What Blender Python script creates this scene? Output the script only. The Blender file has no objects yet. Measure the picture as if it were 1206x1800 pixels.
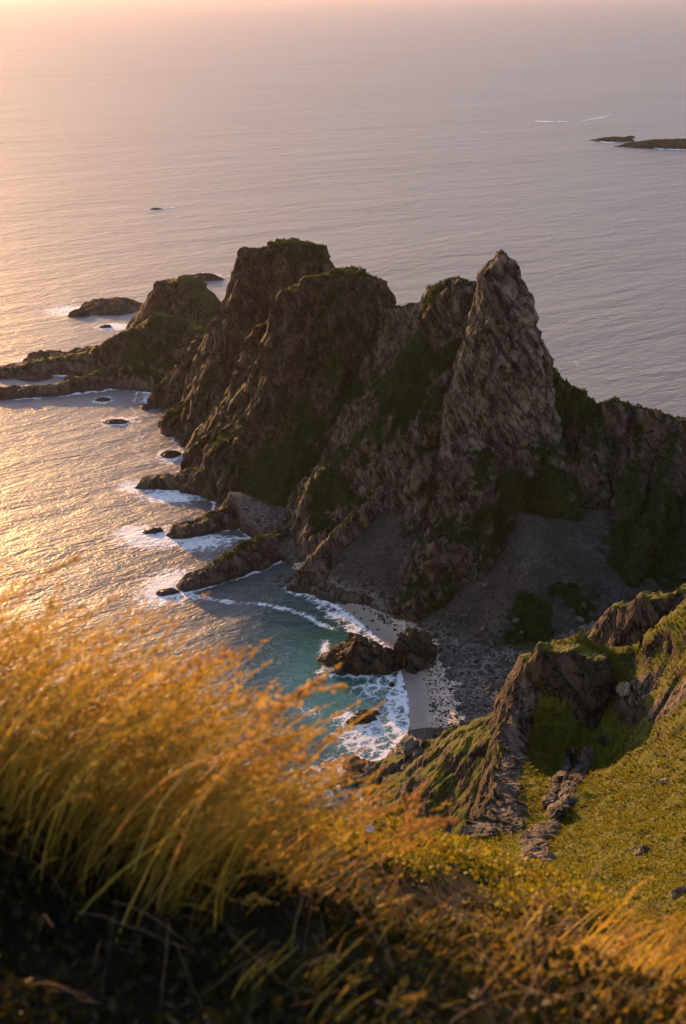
import bpy, bmesh, math, random
import numpy as np
from mathutils import Vector, Matrix

# ------------------------------------------------------------------ camera, sky, sun, exposure
scene = bpy.context.scene
C = scene.collection
CAM_H = 200.0
FPX = 2500.0                       # 50 mm on a 36 mm tall frame
PITCH = math.atan((900 + 34) / FPX)  # horizon just inside the top edge
SUN_AZ = math.radians(27)          # to the left of the viewing direction
SUN_EL = math.radians(8)

cam_data = bpy.data.cameras.new('camera')
cam = bpy.data.objects.new('camera', cam_data)
C.objects.link(cam)
cam.location = (0, 0, CAM_H)
cam.rotation_euler = (math.pi / 2 - PITCH, 0, 0)
cam_data.sensor_fit = 'VERTICAL'
cam_data.sensor_height = 36
cam_data.lens = 50
cam_data.clip_start = 0.1
cam_data.clip_end = 150000
cam_data.dof.use_dof = True
cam_data.dof.focus_distance = 420
cam_data.dof.aperture_fstop = 3.6
scene.camera = cam

world = bpy.data.worlds.new('World')
scene.world = world
world.use_nodes = True
wn, wl = world.node_tree.nodes, world.node_tree.links
wn.clear()
wo = wn.new('ShaderNodeOutputWorld'); wb = wn.new('ShaderNodeBackground')
sky = wn.new('ShaderNodeTexSky')
sky.sky_type = 'NISHITA'; sky.sun_disc = False
sky.sun_elevation = SUN_EL
sky.sun_rotation = -SUN_AZ
sky.altitude = 200
sky.air_density = 1.0; sky.dust_density = 0.3; sky.ozone_density = 2.0
wt = wn.new('ShaderNodeMix'); wt.data_type = 'RGBA'; wt.blend_type = 'MULTIPLY'
wt.inputs['Factor'].default_value = 1.0
wt.inputs['B'].default_value = (1.0, 0.715, 0.665, 1)   # the pinkish evening air of the film stock
wl.new(sky.outputs[0], wt.inputs['A']); wl.new(wt.outputs['Result'], wb.inputs[0])
wb.inputs[1].default_value = 0.15
wl.new(wb.outputs[0], wo.inputs[0])

sun_data = bpy.data.lights.new('sun', 'SUN')
sun = bpy.data.objects.new('sun', sun_data)
C.objects.link(sun)
sun_data.energy = 2.6
sun_data.angle = math.radians(0.6)
sun_data.color = (1.0, 0.51, 0.16)
to_sun = Vector((-math.sin(SUN_AZ) * math.cos(SUN_EL), math.cos(SUN_AZ) * math.cos(SUN_EL), math.sin(SUN_EL)))
sun.rotation_euler = (-to_sun).to_track_quat('-Z', 'Y').to_euler()
sun.location = (-200, 300, 400)

scene.view_settings.view_transform = 'Standard'
scene.view_settings.look = 'None'
scene.view_settings.exposure = 2.1
scene.view_settings.gamma = 1.0
scene.render.engine = 'CYCLES'
scene.cycles.use_denoising = True
scene.cycles.max_bounces = 5
scene.cycles.diffuse_bounces = 2
scene.cycles.glossy_bounces = 2
scene.cycles.transmission_bounces = 3
scene.cycles.volume_bounces = 0
scene.cycles.caustics_reflective = False
scene.cycles.caustics_refractive = False

rng = np.random.default_rng(7)
random.seed(7)
f32 = np.float32

# ------------------------------------------------------------------ helpers
CP, SP = math.cos(PITCH), math.sin(PITCH)
P0 = math.atan((900 + 6) / FPX)
CP0, SP0 = math.cos(P0), math.sin(P0)

def at(u, v, Y):
    """world point seen at photo position (u, v) whose distance ahead of the viewpoint is Y metres"""
    s = (900 - v) / FPX
    dy, dz = CP + s * SP, -SP + s * CP
    Y = Y * ((SP0 - s * CP0) / (CP0 + s * SP0)) / (-dz / dy)      # survey distances were taken with a slightly flatter sight line
    t = Y / dy
    return (t * (u - 603) / FPX, Y, CAM_H + t * dz)

def resurvey(x, y):
    """sea-level point of the first survey, seen again along the final sight line"""
    k = y * CP0 + CAM_H * SP0                       # depth along the old axis
    u = 603 + FPX * x / k
    v = 900 - FPX * (y * SP0 - CAM_H * CP0) / k
    return sea_at(u, v)[:2]

def sea_at(u, v, z=0.0):
    s = (900 - v) / FPX
    dy, dz = CP + s * SP, -SP + s * CP
    t = (z - CAM_H) / dz
    return (t * (u - 603) / FPX, t * dy, z)

def _hash(ix, iy, iz, s):
    n = (ix.astype(np.uint32) * np.uint32(374761393) + iy.astype(np.uint32) * np.uint32(668265263)
         + iz.astype(np.uint32) * np.uint32(2246822519) + np.uint32((s * 3266489917) & 0xffffffff))
    n = (n ^ (n >> np.uint32(13))) * np.uint32(1274126177)
    n = (n ^ (n >> np.uint32(15))) * np.uint32(2246822519)
    return n ^ (n >> np.uint32(16))

def perlin(x, y, z=None, seed=0):
    x = np.asarray(x, f32); y = np.asarray(y, f32)
    z = np.zeros_like(x) if z is None else np.asarray(z, f32)
    fx, fy, fz = np.floor(x), np.floor(y), np.floor(z)
    ix, iy, iz = fx.astype(np.int32), fy.astype(np.int32), fz.astype(np.int32)
    x = x - fx; y = y - fy; z = z - fz
    u = x * x * x * (x * (x * 6 - 15) + 10); v = y * y * y * (y * (y * 6 - 15) + 10); w = z * z * z * (z * (z * 6 - 15) + 10)
    def g(dx, dy, dz):
        h = _hash(ix + dx, iy + dy, iz + dz, seed)
        a = (h & np.uint32(1023)).astype(f32) / 511.5 - 1
        b = ((h >> np.uint32(10)) & np.uint32(1023)).astype(f32) / 511.5 - 1
        c = ((h >> np.uint32(20)) & np.uint32(1023)).astype(f32) / 511.5 - 1
        return a * (x - dx) + b * (y - dy) + c * (z - dz)
    def lerp(t, a, b): return a + t * (b - a)
    r = lerp(w, lerp(v, lerp(u, g(0, 0, 0), g(1, 0, 0)), lerp(u, g(0, 1, 0), g(1, 1, 0))),
             lerp(v, lerp(u, g(0, 0, 1), g(1, 0, 1)), lerp(u, g(0, 1, 1), g(1, 1, 1))))
    return r * 1.25

def fbm(x, y, z=None, octaves=4, seed=0, gain=0.5, ridged=False):
    t = 0; a = 1.0; tot = 0
    for o in range(octaves):
        k = 2.03 ** o
        n = perlin(x * k + 17.3 * o, y * k - 9.1 * o, None if z is None else z * k + 5.7 * o, seed + o)
        if ridged: n = 1 - 2 * np.abs(n)
        t = t + a * n; tot += a; a *= gain
    return t / tot

def worley(x, y, z, seed=0):
    """cellular noise: distance to nearest, distance to second and the nearest cell's random value"""
    x = np.asarray(x, f32); y = np.asarray(y, f32); z = np.asarray(z, f32)
    fx, fy, fz = np.floor(x), np.floor(y), np.floor(z)
    ix, iy, iz = fx.astype(np.int32), fy.astype(np.int32), fz.astype(np.int32)
    d1 = np.full(x.shape, 9, f32); d2 = np.full(x.shape, 9, f32); cid = np.zeros(x.shape, f32)
    for dx in (-1, 0, 1):
        for dy in (-1, 0, 1):
            for dz in (-1, 0, 1):
                h = _hash(ix + dx, iy + dy, iz + dz, seed)
                px = fx + dx + (h & np.uint32(1023)).astype(f32) / 1023
                py = fy + dy + ((h >> np.uint32(10)) & np.uint32(1023)).astype(f32) / 1023
                pz = fz + dz + ((h >> np.uint32(20)) & np.uint32(1023)).astype(f32) / 1023
                d = (px - x) ** 2 + (py - y) ** 2 + (pz - z) ** 2
                m = d < d1
                d2 = np.where(m, d1, np.minimum(d2, d))
                cid = np.where(m, (h >> np.uint32(7)).astype(f32) % 997 / 997, cid)
                d1 = np.where(m, d, d1)
    return np.sqrt(d1), np.sqrt(d2), cid

def sstep(a, b, x):
    t = np.clip((x - a) / (b - a), 0, 1)
    return t * t * (3 - 2 * t)

def mesh_from(name, verts, faces, mat=None, smooth=True, attrs=None, normals=None):
    """faces: (n,3) or (n,4) int array"""
    me = bpy.data.meshes.new(name)
    verts = np.ascontiguousarray(verts, f32); faces = np.ascontiguousarray(faces, np.int32)
    k = faces.shape[1]
    me.vertices.add(len(verts)); me.vertices.foreach_set('co', verts.ravel())
    me.loops.add(faces.size); me.loops.foreach_set('vertex_index', faces.ravel())
    me.polygons.add(len(faces))
    me.polygons.foreach_set('loop_start', np.arange(0, faces.size, k, dtype=np.int32))
    me.polygons.foreach_set('loop_total', np.full(len(faces), k, np.int32))
    me.update(calc_edges=True)
    me.polygons.foreach_set('use_smooth', np.full(len(faces), smooth, bool))
    for an, arr in (attrs or {}).items():
        arr = np.ascontiguousarray(arr, f32)
        if arr.ndim == 2:
            a = me.attributes.new(an, 'FLOAT_COLOR', 'POINT')
            if arr.shape[1] == 3: arr = np.hstack([arr, np.ones((len(arr), 1), f32)])
            a.data.foreach_set('color', np.ascontiguousarray(arr, f32).ravel())
        else:
            a = me.attributes.new(an, 'FLOAT', 'POINT'); a.data.foreach_set('value', arr)
    if normals is not None:
        me.normals_split_custom_set_from_vertices(np.ascontiguousarray(normals, f32))
    if mat: me.materials.append(mat)
    return me

def link(name, data, parent=None, label=None, category=None, group=None, kind=None, loc=None):
    o = bpy.data.objects.new(name, data)
    C.objects.link(o)
    if parent: o.parent = parent
    if loc is not None: o.location = loc
    if label: o['label'] = label
    if category: o['category'] = category
    if group: o['group'] = group
    if kind: o['kind'] = kind
    return o

class Nodes:
    """small wrapper that keeps node graphs readable"""
    def __init__(self, name):
        self.m = bpy.data.materials.new(name); self.m.use_nodes = True
        self.t = self.m.node_tree; self.t.nodes.clear()
        self.out = self.t.nodes.new('ShaderNodeOutputMaterial')
    def put(self, sock, v):
        if isinstance(v, bpy.types.NodeSocket): self.t.links.new(v, sock)
        elif v is not None:
            if hasattr(sock.default_value, '__len__') and hasattr(v, '__len__') and len(v) == 3 and len(sock.default_value) == 4: v = (*v, 1)
            sock.default_value = v
    def n(self, typ, **kw):
        nd = self.t.nodes.new(typ)
        for k, v in kw.items():
            if k.startswith('_'): setattr(nd, k[1:], v)
            else: self.put(nd.inputs[k.replace('__', ' ')], v)
        return nd
    def coord(self): return self.n('ShaderNodeTexCoord').outputs['Object']
    def mapping(self, vec, scale=(1, 1, 1), rot=(0, 0, 0), loc=(0, 0, 0)):
        if any(rot):
            nd = self.n('ShaderNodeMapping', Vector=vec); nd.inputs['Rotation'].default_value = rot; vec = nd.outputs[0]
        nd = self.n('ShaderNodeMapping', Vector=vec); nd.inputs['Scale'].default_value = scale
        nd.inputs['Location'].default_value = loc
        return nd.outputs[0]
    def noise(self, vec, scale, detail=4, rough=0.5, dist=0.0, out='Fac'):
        return self.n('ShaderNodeTexNoise', Vector=vec, Scale=scale, Detail=detail, Roughness=rough, Distortion=dist).outputs[out]
    def voronoi(self, vec, scale, feature='F1', out='Distance', rand=1.0):
        return self.n('ShaderNodeTexVoronoi', _feature=feature, Vector=vec, Scale=scale, Randomness=rand).outputs[out]
    def math(self, op, a, b=None, c=None, clamp=False):
        nd = self.t.nodes.new('ShaderNodeMath'); nd.operation = op; nd.use_clamp = clamp
        for i, v in enumerate((a, b, c)):
            if v is not None: self.put(nd.inputs[i], v)
        return nd.outputs[0]
    def rng(self, v, a, b, c=0.0, d=1.0, smooth=True):
        nd = self.t.nodes.new('ShaderNodeMapRange')
        nd.interpolation_type = 'SMOOTHSTEP' if smooth else 'LINEAR'
        for i, x in enumerate((v, a, b, c, d)): self.put(nd.inputs[i], x)
        return nd.outputs[0]
    def mix(self, f, a, b, mode='MIX'):
        nd = self.t.nodes.new('ShaderNodeMix'); nd.data_type = 'RGBA'; nd.blend_type = mode
        self.put(nd.inputs['Factor'], f); self.put(nd.inputs['A'], a); self.put(nd.inputs['B'], b)
        return nd.outputs['Result']
    def mixf(self, f, a, b):
        nd = self.t.nodes.new('ShaderNodeMix'); nd.data_type = 'FLOAT'
        self.put(nd.inputs[0], f); self.put(nd.inputs[2], a); self.put(nd.inputs[3], b)
        return nd.outputs[0]
    def ramp(self, f, stops):
        nd = self.n('ShaderNodeValToRGB', Fac=f); cr = nd.color_ramp
        while len(cr.elements) < len(stops): cr.elements.new(0.5)
        for e, (p, c) in zip(cr.elements, stops): e.position = p; e.color = (*c, 1)
        return nd.outputs[0]
    def attr(self, name, out='Fac'): return self.n('ShaderNodeAttribute', _attribute_name=name).outputs[out]
    def bump(self, h, strength, dist, normal=None):
        nd = self.n('ShaderNodeBump', Height=h, Strength=strength, Distance=dist)
        if normal is not None: self.t.links.new(normal, nd.inputs['Normal'])
        return nd.outputs[0]
    def bsdf(self, color, rough, normal=None, spec=0.3, **kw):
        nd = self.n('ShaderNodeBsdfPrincipled', Roughness=rough)
        self.put(nd.inputs['Base Color'], color)
        self.put(nd.inputs['Specular IOR Level'], spec)
        if normal is not None: self.t.links.new(normal, nd.inputs['Normal'])
        for k, v in kw.items(): self.put(nd.inputs[k], v)
        return nd.outputs[0]
    def done(self, shader):
        self.t.links.new(shader, self.out.inputs[0]); return self.m

# ------------------------------------------------------------------ materials
STRATA_ROT = (0.2, math.radians(34), 0.3)

def rock_color(N, co, pale=None):
    """grey-brown foliated rock: colour and height"""
    st = N.mapping(co, scale=(1.0, 0.42, 0.34), rot=STRATA_ROT)
    big = N.noise(co, 0.05, 3, 0.6, 0.6)
    mid = N.noise(st, 0.36, 7, 0.70, 0.5)
    streak = N.noise(st, 1.3, 5, 0.72, 0.3)
    fine = N.noise(co, 1.3, 4, 0.7)
    c = N.ramp(mid, [(0.36, (0.020, 0.014, 0.010)), (0.45, (0.078, 0.056, 0.038)), (0.55, (0.150, 0.110, 0.078)), (0.70, (0.30, 0.24, 0.185))])
    tan = N.ramp(streak, [(0.36, (0.035, 0.022, 0.012)), (0.48, (0.16, 0.10, 0.056)), (0.65, (0.34, 0.25, 0.165))])
    c = N.mix(N.rng(big, 0.42, 0.62, 0.05, 0.8), c, tan)
    c = N.mix(N.rng(fine, 0.35, 0.70, 0.6, 0.0), c, N.mix(1.0, c, (0.38, 0.37, 0.36), 'MULTIPLY'))
    jn = N.noise(N.mapping(co, scale=(1.0, 0.28, 0.20), rot=STRATA_ROT), 0.20, 4, 0.6, 0.25)
    jn2 = N.noise(N.mapping(co, scale=(0.5, 0.6, 1.0), rot=STRATA_ROT), 0.16, 4, 0.6, 0.25)
    joint = N.math('MINIMUM', N.rng(N.math('ABSOLUTE', N.math('SUBTRACT', jn, 0.5)), 0.0, 0.022), N.rng(N.math('ABSOLUTE', N.math('SUBTRACT', jn2, 0.5)), 0.0, 0.014))
    if pale is not None:
        c = N.mix(N.math('MULTIPLY', pale, 0.55), c, N.mix(N.rng(mid, 0.40, 0.60), (0.07, 0.055, 0.042), (0.48, 0.41, 0.34)))
    c = N.mix(joint, N.mix(1.0, c, (0.28, 0.25, 0.22), 'MULTIPLY'), c)
    c = N.mix(1.0, c, (0.56, 0.50, 0.44), 'MULTIPLY')
    h = N.math('ADD', N.math('MULTIPLY', mid, 1.3), N.math('MULTIPLY', streak, 0.6))
    h = N.math('ADD', h, N.math('MULTIPLY', fine, 0.4))
    h = N.math('ADD', h, N.math('MULTIPLY', joint, 0.9))
    return c, h

def terrain_material(name, grass_a, grass_b, grass_c):
    N = Nodes(name); co = N.coord()
    rc, rh = rock_color(N, co, N.attr('pale'))
    gn = N.noise(co, 0.09, 5, 0.6); gf = N.noise(co, 1.1, 5, 0.7); gff = N.noise(co, 4.5, 3, 0.7)
    gc = N.mix(N.rng(gn, 0.35, 0.65), grass_a, grass_b)
    gc = N.mix(N.rng(gf, 0.42, 0.68, 0, 0.8), gc, grass_c)
    gc = N.mix(N.rng(gff, 0.3, 0.7, 0.0, 0.6), gc, N.mix(1.0, gc, (0.5, 0.5, 0.45), 'MULTIPLY'))
    gp = N.noise(co, 0.22, 5, 0.68, 0.6)
    gc = N.mix(N.rng(gp, 0.56, 0.70, 0, 0.75), gc, N.mix(1.0, gc, (0.75, 0.42, 0.6), 'MULTIPLY'))
    gc = N.mix(N.rng(gp, 0.44, 0.30, 0, 0.7), gc, N.mix(1.0, gc, (0.42, 0.58, 0.6), 'MULTIPLY'))
    gh = N.math('ADD', gf, N.math('MULTIPLY', gff, 0.6))
    # scree: loose angular stones
    v1 = N.n('ShaderNodeTexVoronoi', Vector=co, Scale=0.9); v2 = N.n('ShaderNodeTexVoronoi', Vector=co, Scale=2.1)
    sv = N.n('ShaderNodeSeparateColor', Color=v1.outputs['Color']).outputs[0]
    sv2 = N.n('ShaderNodeSeparateColor', Color=v2.outputs['Color']).outputs[1]
    sc = N.mix(sv, (0.015, 0.012, 0.010), (0.060, 0.050, 0.039))
    sc = N.mix(0.5, sc, N.mix(sv2, (0.014, 0.011, 0.009), (0.075, 0.062, 0.049)))
    sc = N.mix(N.math('MULTIPLY', N.attr('pale'), 0.65), sc, N.mix(sv2, (0.11, 0.092, 0.078), (0.36, 0.31, 0.265)))
    fall = N.noise(co, 0.07, 4, 0.65, 0.5)
    sc = N.mix(N.rng(fall, 0.40, 0.62), N.mix(1.0, sc, (0.62, 0.60, 0.58), 'MULTIPLY'), sc)
    sh = N.math('ADD', N.math('SUBTRACT', 1.0, v1.outputs['Distance']), N.math('MULTIPLY', N.math('SUBTRACT', 1.0, v2.outputs['Distance']), 0.6))
    # sand
    sn = N.noise(co, 0.35, 4, 0.6, 0.8)
    dc = N.mix(N.rng(sn, 0.35, 0.65), (0.44, 0.33, 0.245), (0.60, 0.46, 0.36))
    # masks broken up at a fine scale
    br = N.noise(co, 0.30, 7, 0.72); br2 = N.noise(N.mapping(co, scale=(1, .5, .3), rot=STRATA_ROT), 0.8, 4, 0.65)
    def mask(att, w=0.5):
        return N.rng(N.math('ADD', N.attr(att), N.math('MULTIPLY', N.math('SUBTRACT', N.math('ADD', N.math('MULTIPLY', br, 0.6), N.math('MULTIPLY', br2, 0.4)), 0.5), w * 2.6)), 0.38, 0.62)
    mg, ms, md = mask('grass', 0.95), mask('scree', 0.25), mask('sand', 0.2)
    col = N.mix(ms, rc, sc); h = N.mixf(ms, rh, N.math('MULTIPLY', sh, 0.6))
    col = N.mix(md, col, dc); h = N.mixf(md, h, 0.5)
    col = N.mix(mg, col, gc); h = N.mixf(mg, h, N.math('ADD', N.math('MULTIPLY', gh, 0.9), 0.4))
    # tide zone: wet, weed-dark rock
    z = N.n('ShaderNodeSeparateXYZ', Vector=co).outputs[2]
    wet = N.rng(N.math('ADD', z, N.math('MULTIPLY', N.math('SUBTRACT', br, 0.5), 3.0)), 0.9, 2.0, 1.0, 0.0)
    wetrock = N.math('MULTIPLY', wet, N.math('SUBTRACT', 1.0, md))
    col = N.mix(N.math('MULTIPLY', wetrock, 0.8), col, (0.030, 0.022, 0.014))
    wetsand = N.math('MULTIPLY', N.rng(z, 0.25, 0.9, 1.0, 0.0), md)
    col = N.mix(N.math('MULTIPLY', wetsand, 0.75), col, (0.16, 0.125, 0.10))
    rough = N.mixf(N.math('MAXIMUM', N.math('MULTIPLY', wetrock, 0.6), wetsand), 0.88, 0.35)
    nrm = N.bump(h, 1.0, 0.9)
    return N.done(N.bsdf(col, rough, nrm, 0.25))

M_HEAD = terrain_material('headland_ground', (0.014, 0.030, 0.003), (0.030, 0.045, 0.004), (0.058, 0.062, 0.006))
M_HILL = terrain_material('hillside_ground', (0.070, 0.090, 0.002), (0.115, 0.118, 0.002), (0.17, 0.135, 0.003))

def make_rock_material():
    N = Nodes('sea_rock'); co = N.coord()
    rc, rh = rock_color(N, co)
    z = N.n('ShaderNodeSeparateXYZ', Vector=N.n('ShaderNodeNewGeometry').outputs['Position']).outputs[2]
    br = N.noise(co, 0.6, 4, 0.65)
    wet = N.rng(N.math('ADD', z, N.math('MULTIPLY', N.math('SUBTRACT', br, 0.5), 3.0)), 0.8, 1.9, 1.0, 0.0)
    col = N.mix(N.math('MULTIPLY', wet, 0.8), rc, (0.030, 0.022, 0.015))
    nz = N.n('ShaderNodeSeparateXYZ', Vector=N.n('ShaderNodeNewGeometry').outputs['Normal']).outputs[2]
    g = N.math('MULTIPLY', N.rng(N.math('ADD', nz, N.math('MULTIPLY', N.math('SUBTRACT', br, 0.5), 1.2)), 0.72, 0.9), N.attr('turf'))
    col = N.mix(g, col, N.mix(br, (0.028, 0.036, 0.010), (0.065, 0.068, 0.018)))
    return N.done(N.bsdf(col, N.mixf(wet, 0.88, 0.45), N.bump(rh, 1.0, 0.4), 0.25))
M_ROCK = make_rock_material()

def make_stone_material(name, a, b):
    N = Nodes(name); co = N.coord()
    r = N.attr('tone')
    c = N.mix(r, a, b)
    n = N.noise(co, 2.5, 4, 0.65)
    c = N.mix(N.rng(n, 0.3, 0.7, 0, 0.5), c, N.mix(1.0, c, (0.5, 0.48, 0.45), 'MULTIPLY'))
    return N.done(N.bsdf(c, 0.88, N.bump(n, 0.7, 0.12), 0.25))
M_STONE = make_stone_material('scree_stone', (0.016, 0.013, 0.010), (0.125, 0.105, 0.085))
def make_outcrop_material():
    N = Nodes('outcrop_stone'); co = N.coord()
    a = N.noise(N.mapping(co, scale=(1.6, 0.35, 1.0)), 1.3, 6, 0.7, 0.4); b = N.noise(co, 3.5, 5, 0.7)
    c = N.ramp(a, [(0.34, (0.03, 0.023, 0.015)), (0.46, (0.17, 0.135, 0.09)), (0.60, (0.46, 0.39, 0.29))])
    c = N.mix(N.math('SUBTRACT', 1.0, N.attr('tone')), c, N.mix(1.0, c, (0.35, 0.30, 0.25), 'MULTIPLY'))
    c = N.mix(N.rng(b, 0.55, 0.66), c, (0.13, 0.12, 0.012))
    return N.done(N.bsdf(c, 0.9, N.bump(N.math('ADD', a, N.math('MULTIPLY', b, 0.4)), 1.0, 0.5), 0.2))
M_OUT = make_outcrop_material()
M_DARK = make_stone_material('wet_boulder', (0.028, 0.024, 0.02), (0.11, 0.095, 0.08))

def make_sea_material():
    N = Nodes('sea_water'); co = N.coord()
    def wave(deg, stretch, scale, detail, rough, dist):
        return N.noise(N.mapping(co, scale=(stretch, 1, 1), rot=(0, 0, math.radians(-deg))), scale, detail, rough, dist)
    w1 = wave(34, 0.35, 0.030, 2, 0.5, 0.5)
    w2 = wave(40, 0.40, 0.11, 3, 0.55, 0.5)
    w3 = wave(24, 0.50, 0.36, 3, 0.6, 0.6)
    w4 = wave(46, 0.60, 1.1, 2, 0.6, 0.4)
    calm = N.rng(N.noise(N.mapping(co, scale=(0.3, 1, 1), rot=(0, 0, -0.5)), 0.006, 3, 0.5), 0.35, 0.65, 0.75, 1.15)
    h = N.math('ADD', N.math('MULTIPLY', w1, 2.2), N.math('MULTIPLY', w2, 1.35))
    h = N.math('ADD', h, N.math('MULTIPLY', w3, 0.85))
    h = N.math('ADD', h, N.math('MULTIPLY', w4, 0.32))
    h = N.math('MULTIPLY', h, calm)
    h = N.math('MULTIPLY', h, N.rng(N.attr('shallow'), 0.1, 0.8, 1.0, 0.35))
    # foam: lacy cells that open up as the foam thins
    fo = N.attr('foam'); sh = N.attr('shallow')
    dv = N.n('ShaderNodeTexNoise', Vector=co, Scale=0.25, Detail=3.0)
    wv = N.n('ShaderNodeVectorMath', _operation='ADD')
    N.put(wv.inputs[0], co)
    sc = N.n('ShaderNodeVectorMath', _operation='SCALE'); N.put(sc.inputs[0], dv.outputs['Color']); sc.inputs['Scale'].default_value = 4.0
    N.put(wv.inputs[1], sc.outputs[0])
    lace = N.voronoi(N.mapping(wv.outputs[0], scale=(1, .6, 1), rot=(0, 0, .6)), 0.30, 'DISTANCE_TO_EDGE'); lace2 = N.voronoi(wv.outputs[0], 0.95, 'DISTANCE_TO_EDGE')
    fn = N.noise(co, 0.5, 6, 0.7, 0.5)
    lc = N.math('MAXIMUM', N.rng(lace, 0.0, 0.26, 1.0, 0.0), N.math('MULTIPLY', N.rng(lace2, 0.0, 0.22, 1.0, 0.0), 0.8))
    th = N.math('ADD', N.math('MULTIPLY', lc, 0.42), N.math('MULTIPLY', fn, 0.75))
    fm = N.rng(N.math('ADD', fo, N.math('SUBTRACT', th, 0.66)), 0.34, 0.66)
    fm = N.math('MULTIPLY', fm, N.rng(fo, 0.05, 0.2))
    deep = N.mix(N.noise(co, 0.02, 3), (0.055, 0.050, 0.050), (0.068, 0.062, 0.060))
    col = N.mix(sh, deep, (0.004, 0.070, 0.044))
    col = N.mix(N.rng(sh, 0.75, 1.0, 0, 0.6), col, (0.05, 0.15, 0.115))
    col = N.mix(fm, col, (0.78, 0.76, 0.75))
    nrm = N.bump(h, 1.0, 1.0)
    hf = N.math('ADD', N.math('MULTIPLY', fn, 0.8), N.math('MULTIPLY', lc, 0.4))
    rough = N.mixf(fm, N.rng(sh, 0.05, 0.6, 0.48, 0.14), 0.8)
    b = N.bsdf(col, rough, nrm, 0.85, **{'IOR': 1.333})
    return N.done(b)
M_SEA = make_sea_material()

def make_blade_material(name, trans=0.45):
    N = Nodes(name)
    c = N.attr('tint', 'Color')
    d = N.bsdf(c, 0.6, None, 0.25)
    t = N.n('ShaderNodeBsdfTranslucent'); N.put(t.inputs['Color'], c)
    mx = N.n('ShaderNodeMixShader'); mx.inputs[0].default_value = trans
    N.t.links.new(d, mx.inputs[1]); N.t.links.new(t.outputs[0], mx.inputs[2])
    return N.done(mx.outputs[0])
M_BLADE = make_blade_material('grass_blade')

# ------------------------------------------------------------------ terrain height
# ridge: part, points, crest half width, upper slope, drop of upper slope, lower slope, factor behind the crest
RIDGES = []
def ridge(part, pts, w=1.0, s1=1.5, h1=15.0, s2=1.0, kb=1.0, dz=0.0):
    RIDGES.append((part, [(lambda p: (p[0], p[1], p[2] + dz))(at(*p)) for p in pts], w, s1, h1, s2, kb))

PARTS = ['flat_topped_peak', 'rounded_peak', 'rock_saddle', 'rock_spire', 'rock_ridge', 'rock_fin', 'rock_hump', 'rock_shelf', 'scree_slope', 'beach', 'hillside', 'cliff_spur', 'rock_rib']
PI_ = {n: i for i, n in enumerate(PARTS)}

# far flat-topped peak
ridge('flat_topped_peak', [(452, 446, 692), (505, 431, 690), (550, 436, 688)], 6, 2.6, 48, 1.6, 1.4)
ridge('flat_topped_peak', [(450, 450, 692), (425, 520, 698), (390, 560, 705), (320, 640, 715), (262, 705, 722)], 1, 2.0, 20, 1.9)
ridge('flat_topped_peak', [(520, 480, 676), (490, 550, 664), (450, 620, 656)], 2, 1.9, 16, 1.5)
# near rounded peak
ridge('rounded_peak', [(524, 514, 610), (560, 494, 606), (612, 484, 602), (650, 494, 600)], 6, 2.9, 50, 1.3, 1.5)
ridge('rounded_peak', [(522, 515, 610), (495, 560, 614), (442, 606, 622), (430, 680, 630), (392, 698, 640)], 1.0, 2.4, 22, 1.5)
ridge('rounded_peak', [(390, 698, 640), (368, 755, 638), (335, 795, 632)], 1.5, 1.9, 12, 1.2)
ridge('rounded_peak', [(600, 520, 590), (590, 640, 578), (560, 760, 563)], 2.5, 1.9, 14, 1.05)
ridge('rounded_peak', [(520, 700, 590), (480, 800, 575), (440, 862, 560)], 2, 1.4, 9, 0.95)
# saddle between the peaks and the spire, and its spur
ridge('rock_saddle', [(655, 496, 600), (684, 545, 588), (735, 547, 572), (768, 518, 556), (800, 499, 546), (828, 512, 538)], 1.5, 2.4, 18, 1.35, 1.4)
ridge('rock_saddle', [(800, 502, 546), (768, 600, 538), (730, 690, 527), (690, 770, 515), (690, 815, 505)], 1.0, 2.0, 12, 1.5)
ridge('rock_saddle', [(772, 700, 512), (752, 745, 502), (748, 800, 492)], 3.0, 3.4, 34, 2.0)
# spire
ridge('rock_spire', [(884, 452, 512), (888, 456, 511.5)], 1.3, 2.4, 9, 3.6)
ridge('rock_spire', [(884, 466, 512), (888, 540, 509), (890, 610, 505)], 1.8, 5.0, 66, 4.0, 1.15)
ridge('rock_spire', [(866, 482, 513), (856, 540, 511), (858, 600, 508)], 0.9, 5.5, 60, 4.0)
ridge('rock_spire', [(908, 492, 513), (926, 530, 514), (944, 597, 514), (975, 668, 514)], 1.0, 4.2, 55, 3.5)
ridge('rock_spire', [(905, 690, 499), (890, 735, 495)], 2.0, 3.8, 22, 2.0)
ridge('rock_ridge', [(835, 806, 481), (860, 800, 480), (920, 797, 480), (970, 802, 480), (1030, 815, 478)], 2.0, 1.7, 30, 1.5)
ridge('rock_ridge', [(860, 805, 481), (845, 870, 468)], 1.2, 1.6, 6, 1.0, 1.0, 1.0)
ridge('rock_ridge', [(955, 805, 481), (985, 865, 468)], 1.2, 1.6, 6, 1.0, 1.0, 1.0)
# ridge to the right of the spire
ridge('rock_ridge', [(975, 668, 514), (1045, 724, 508), (1088, 714, 503), (1140, 730, 500), (1206, 748, 497), (1330, 790, 490), (1600, 820, 470)], 1.5, 2.6, 32, 1.5, 1.6)
ridge('rock_ridge', [(1192, 760, 496), (1160, 850, 472), (1108, 1000, 442)], 0.8, 1.9, 9, 1.3)
ridge('rock_ridge', [(1050, 730, 505), (1045, 800, 488), (1040, 860, 474)], 1.6, 2.3, 14, 1.5)
ridge('rock_ridge', [(1125, 740, 500), (1115, 830, 480), (1100, 900, 462)], 1.6, 2.2, 12, 1.4)
ridge('rock_ridge', [(1600, 820, 470), (1650, 1000, 350), (1500, 1080, 260)], 4, 1.2, 20, 0.8)
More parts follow.
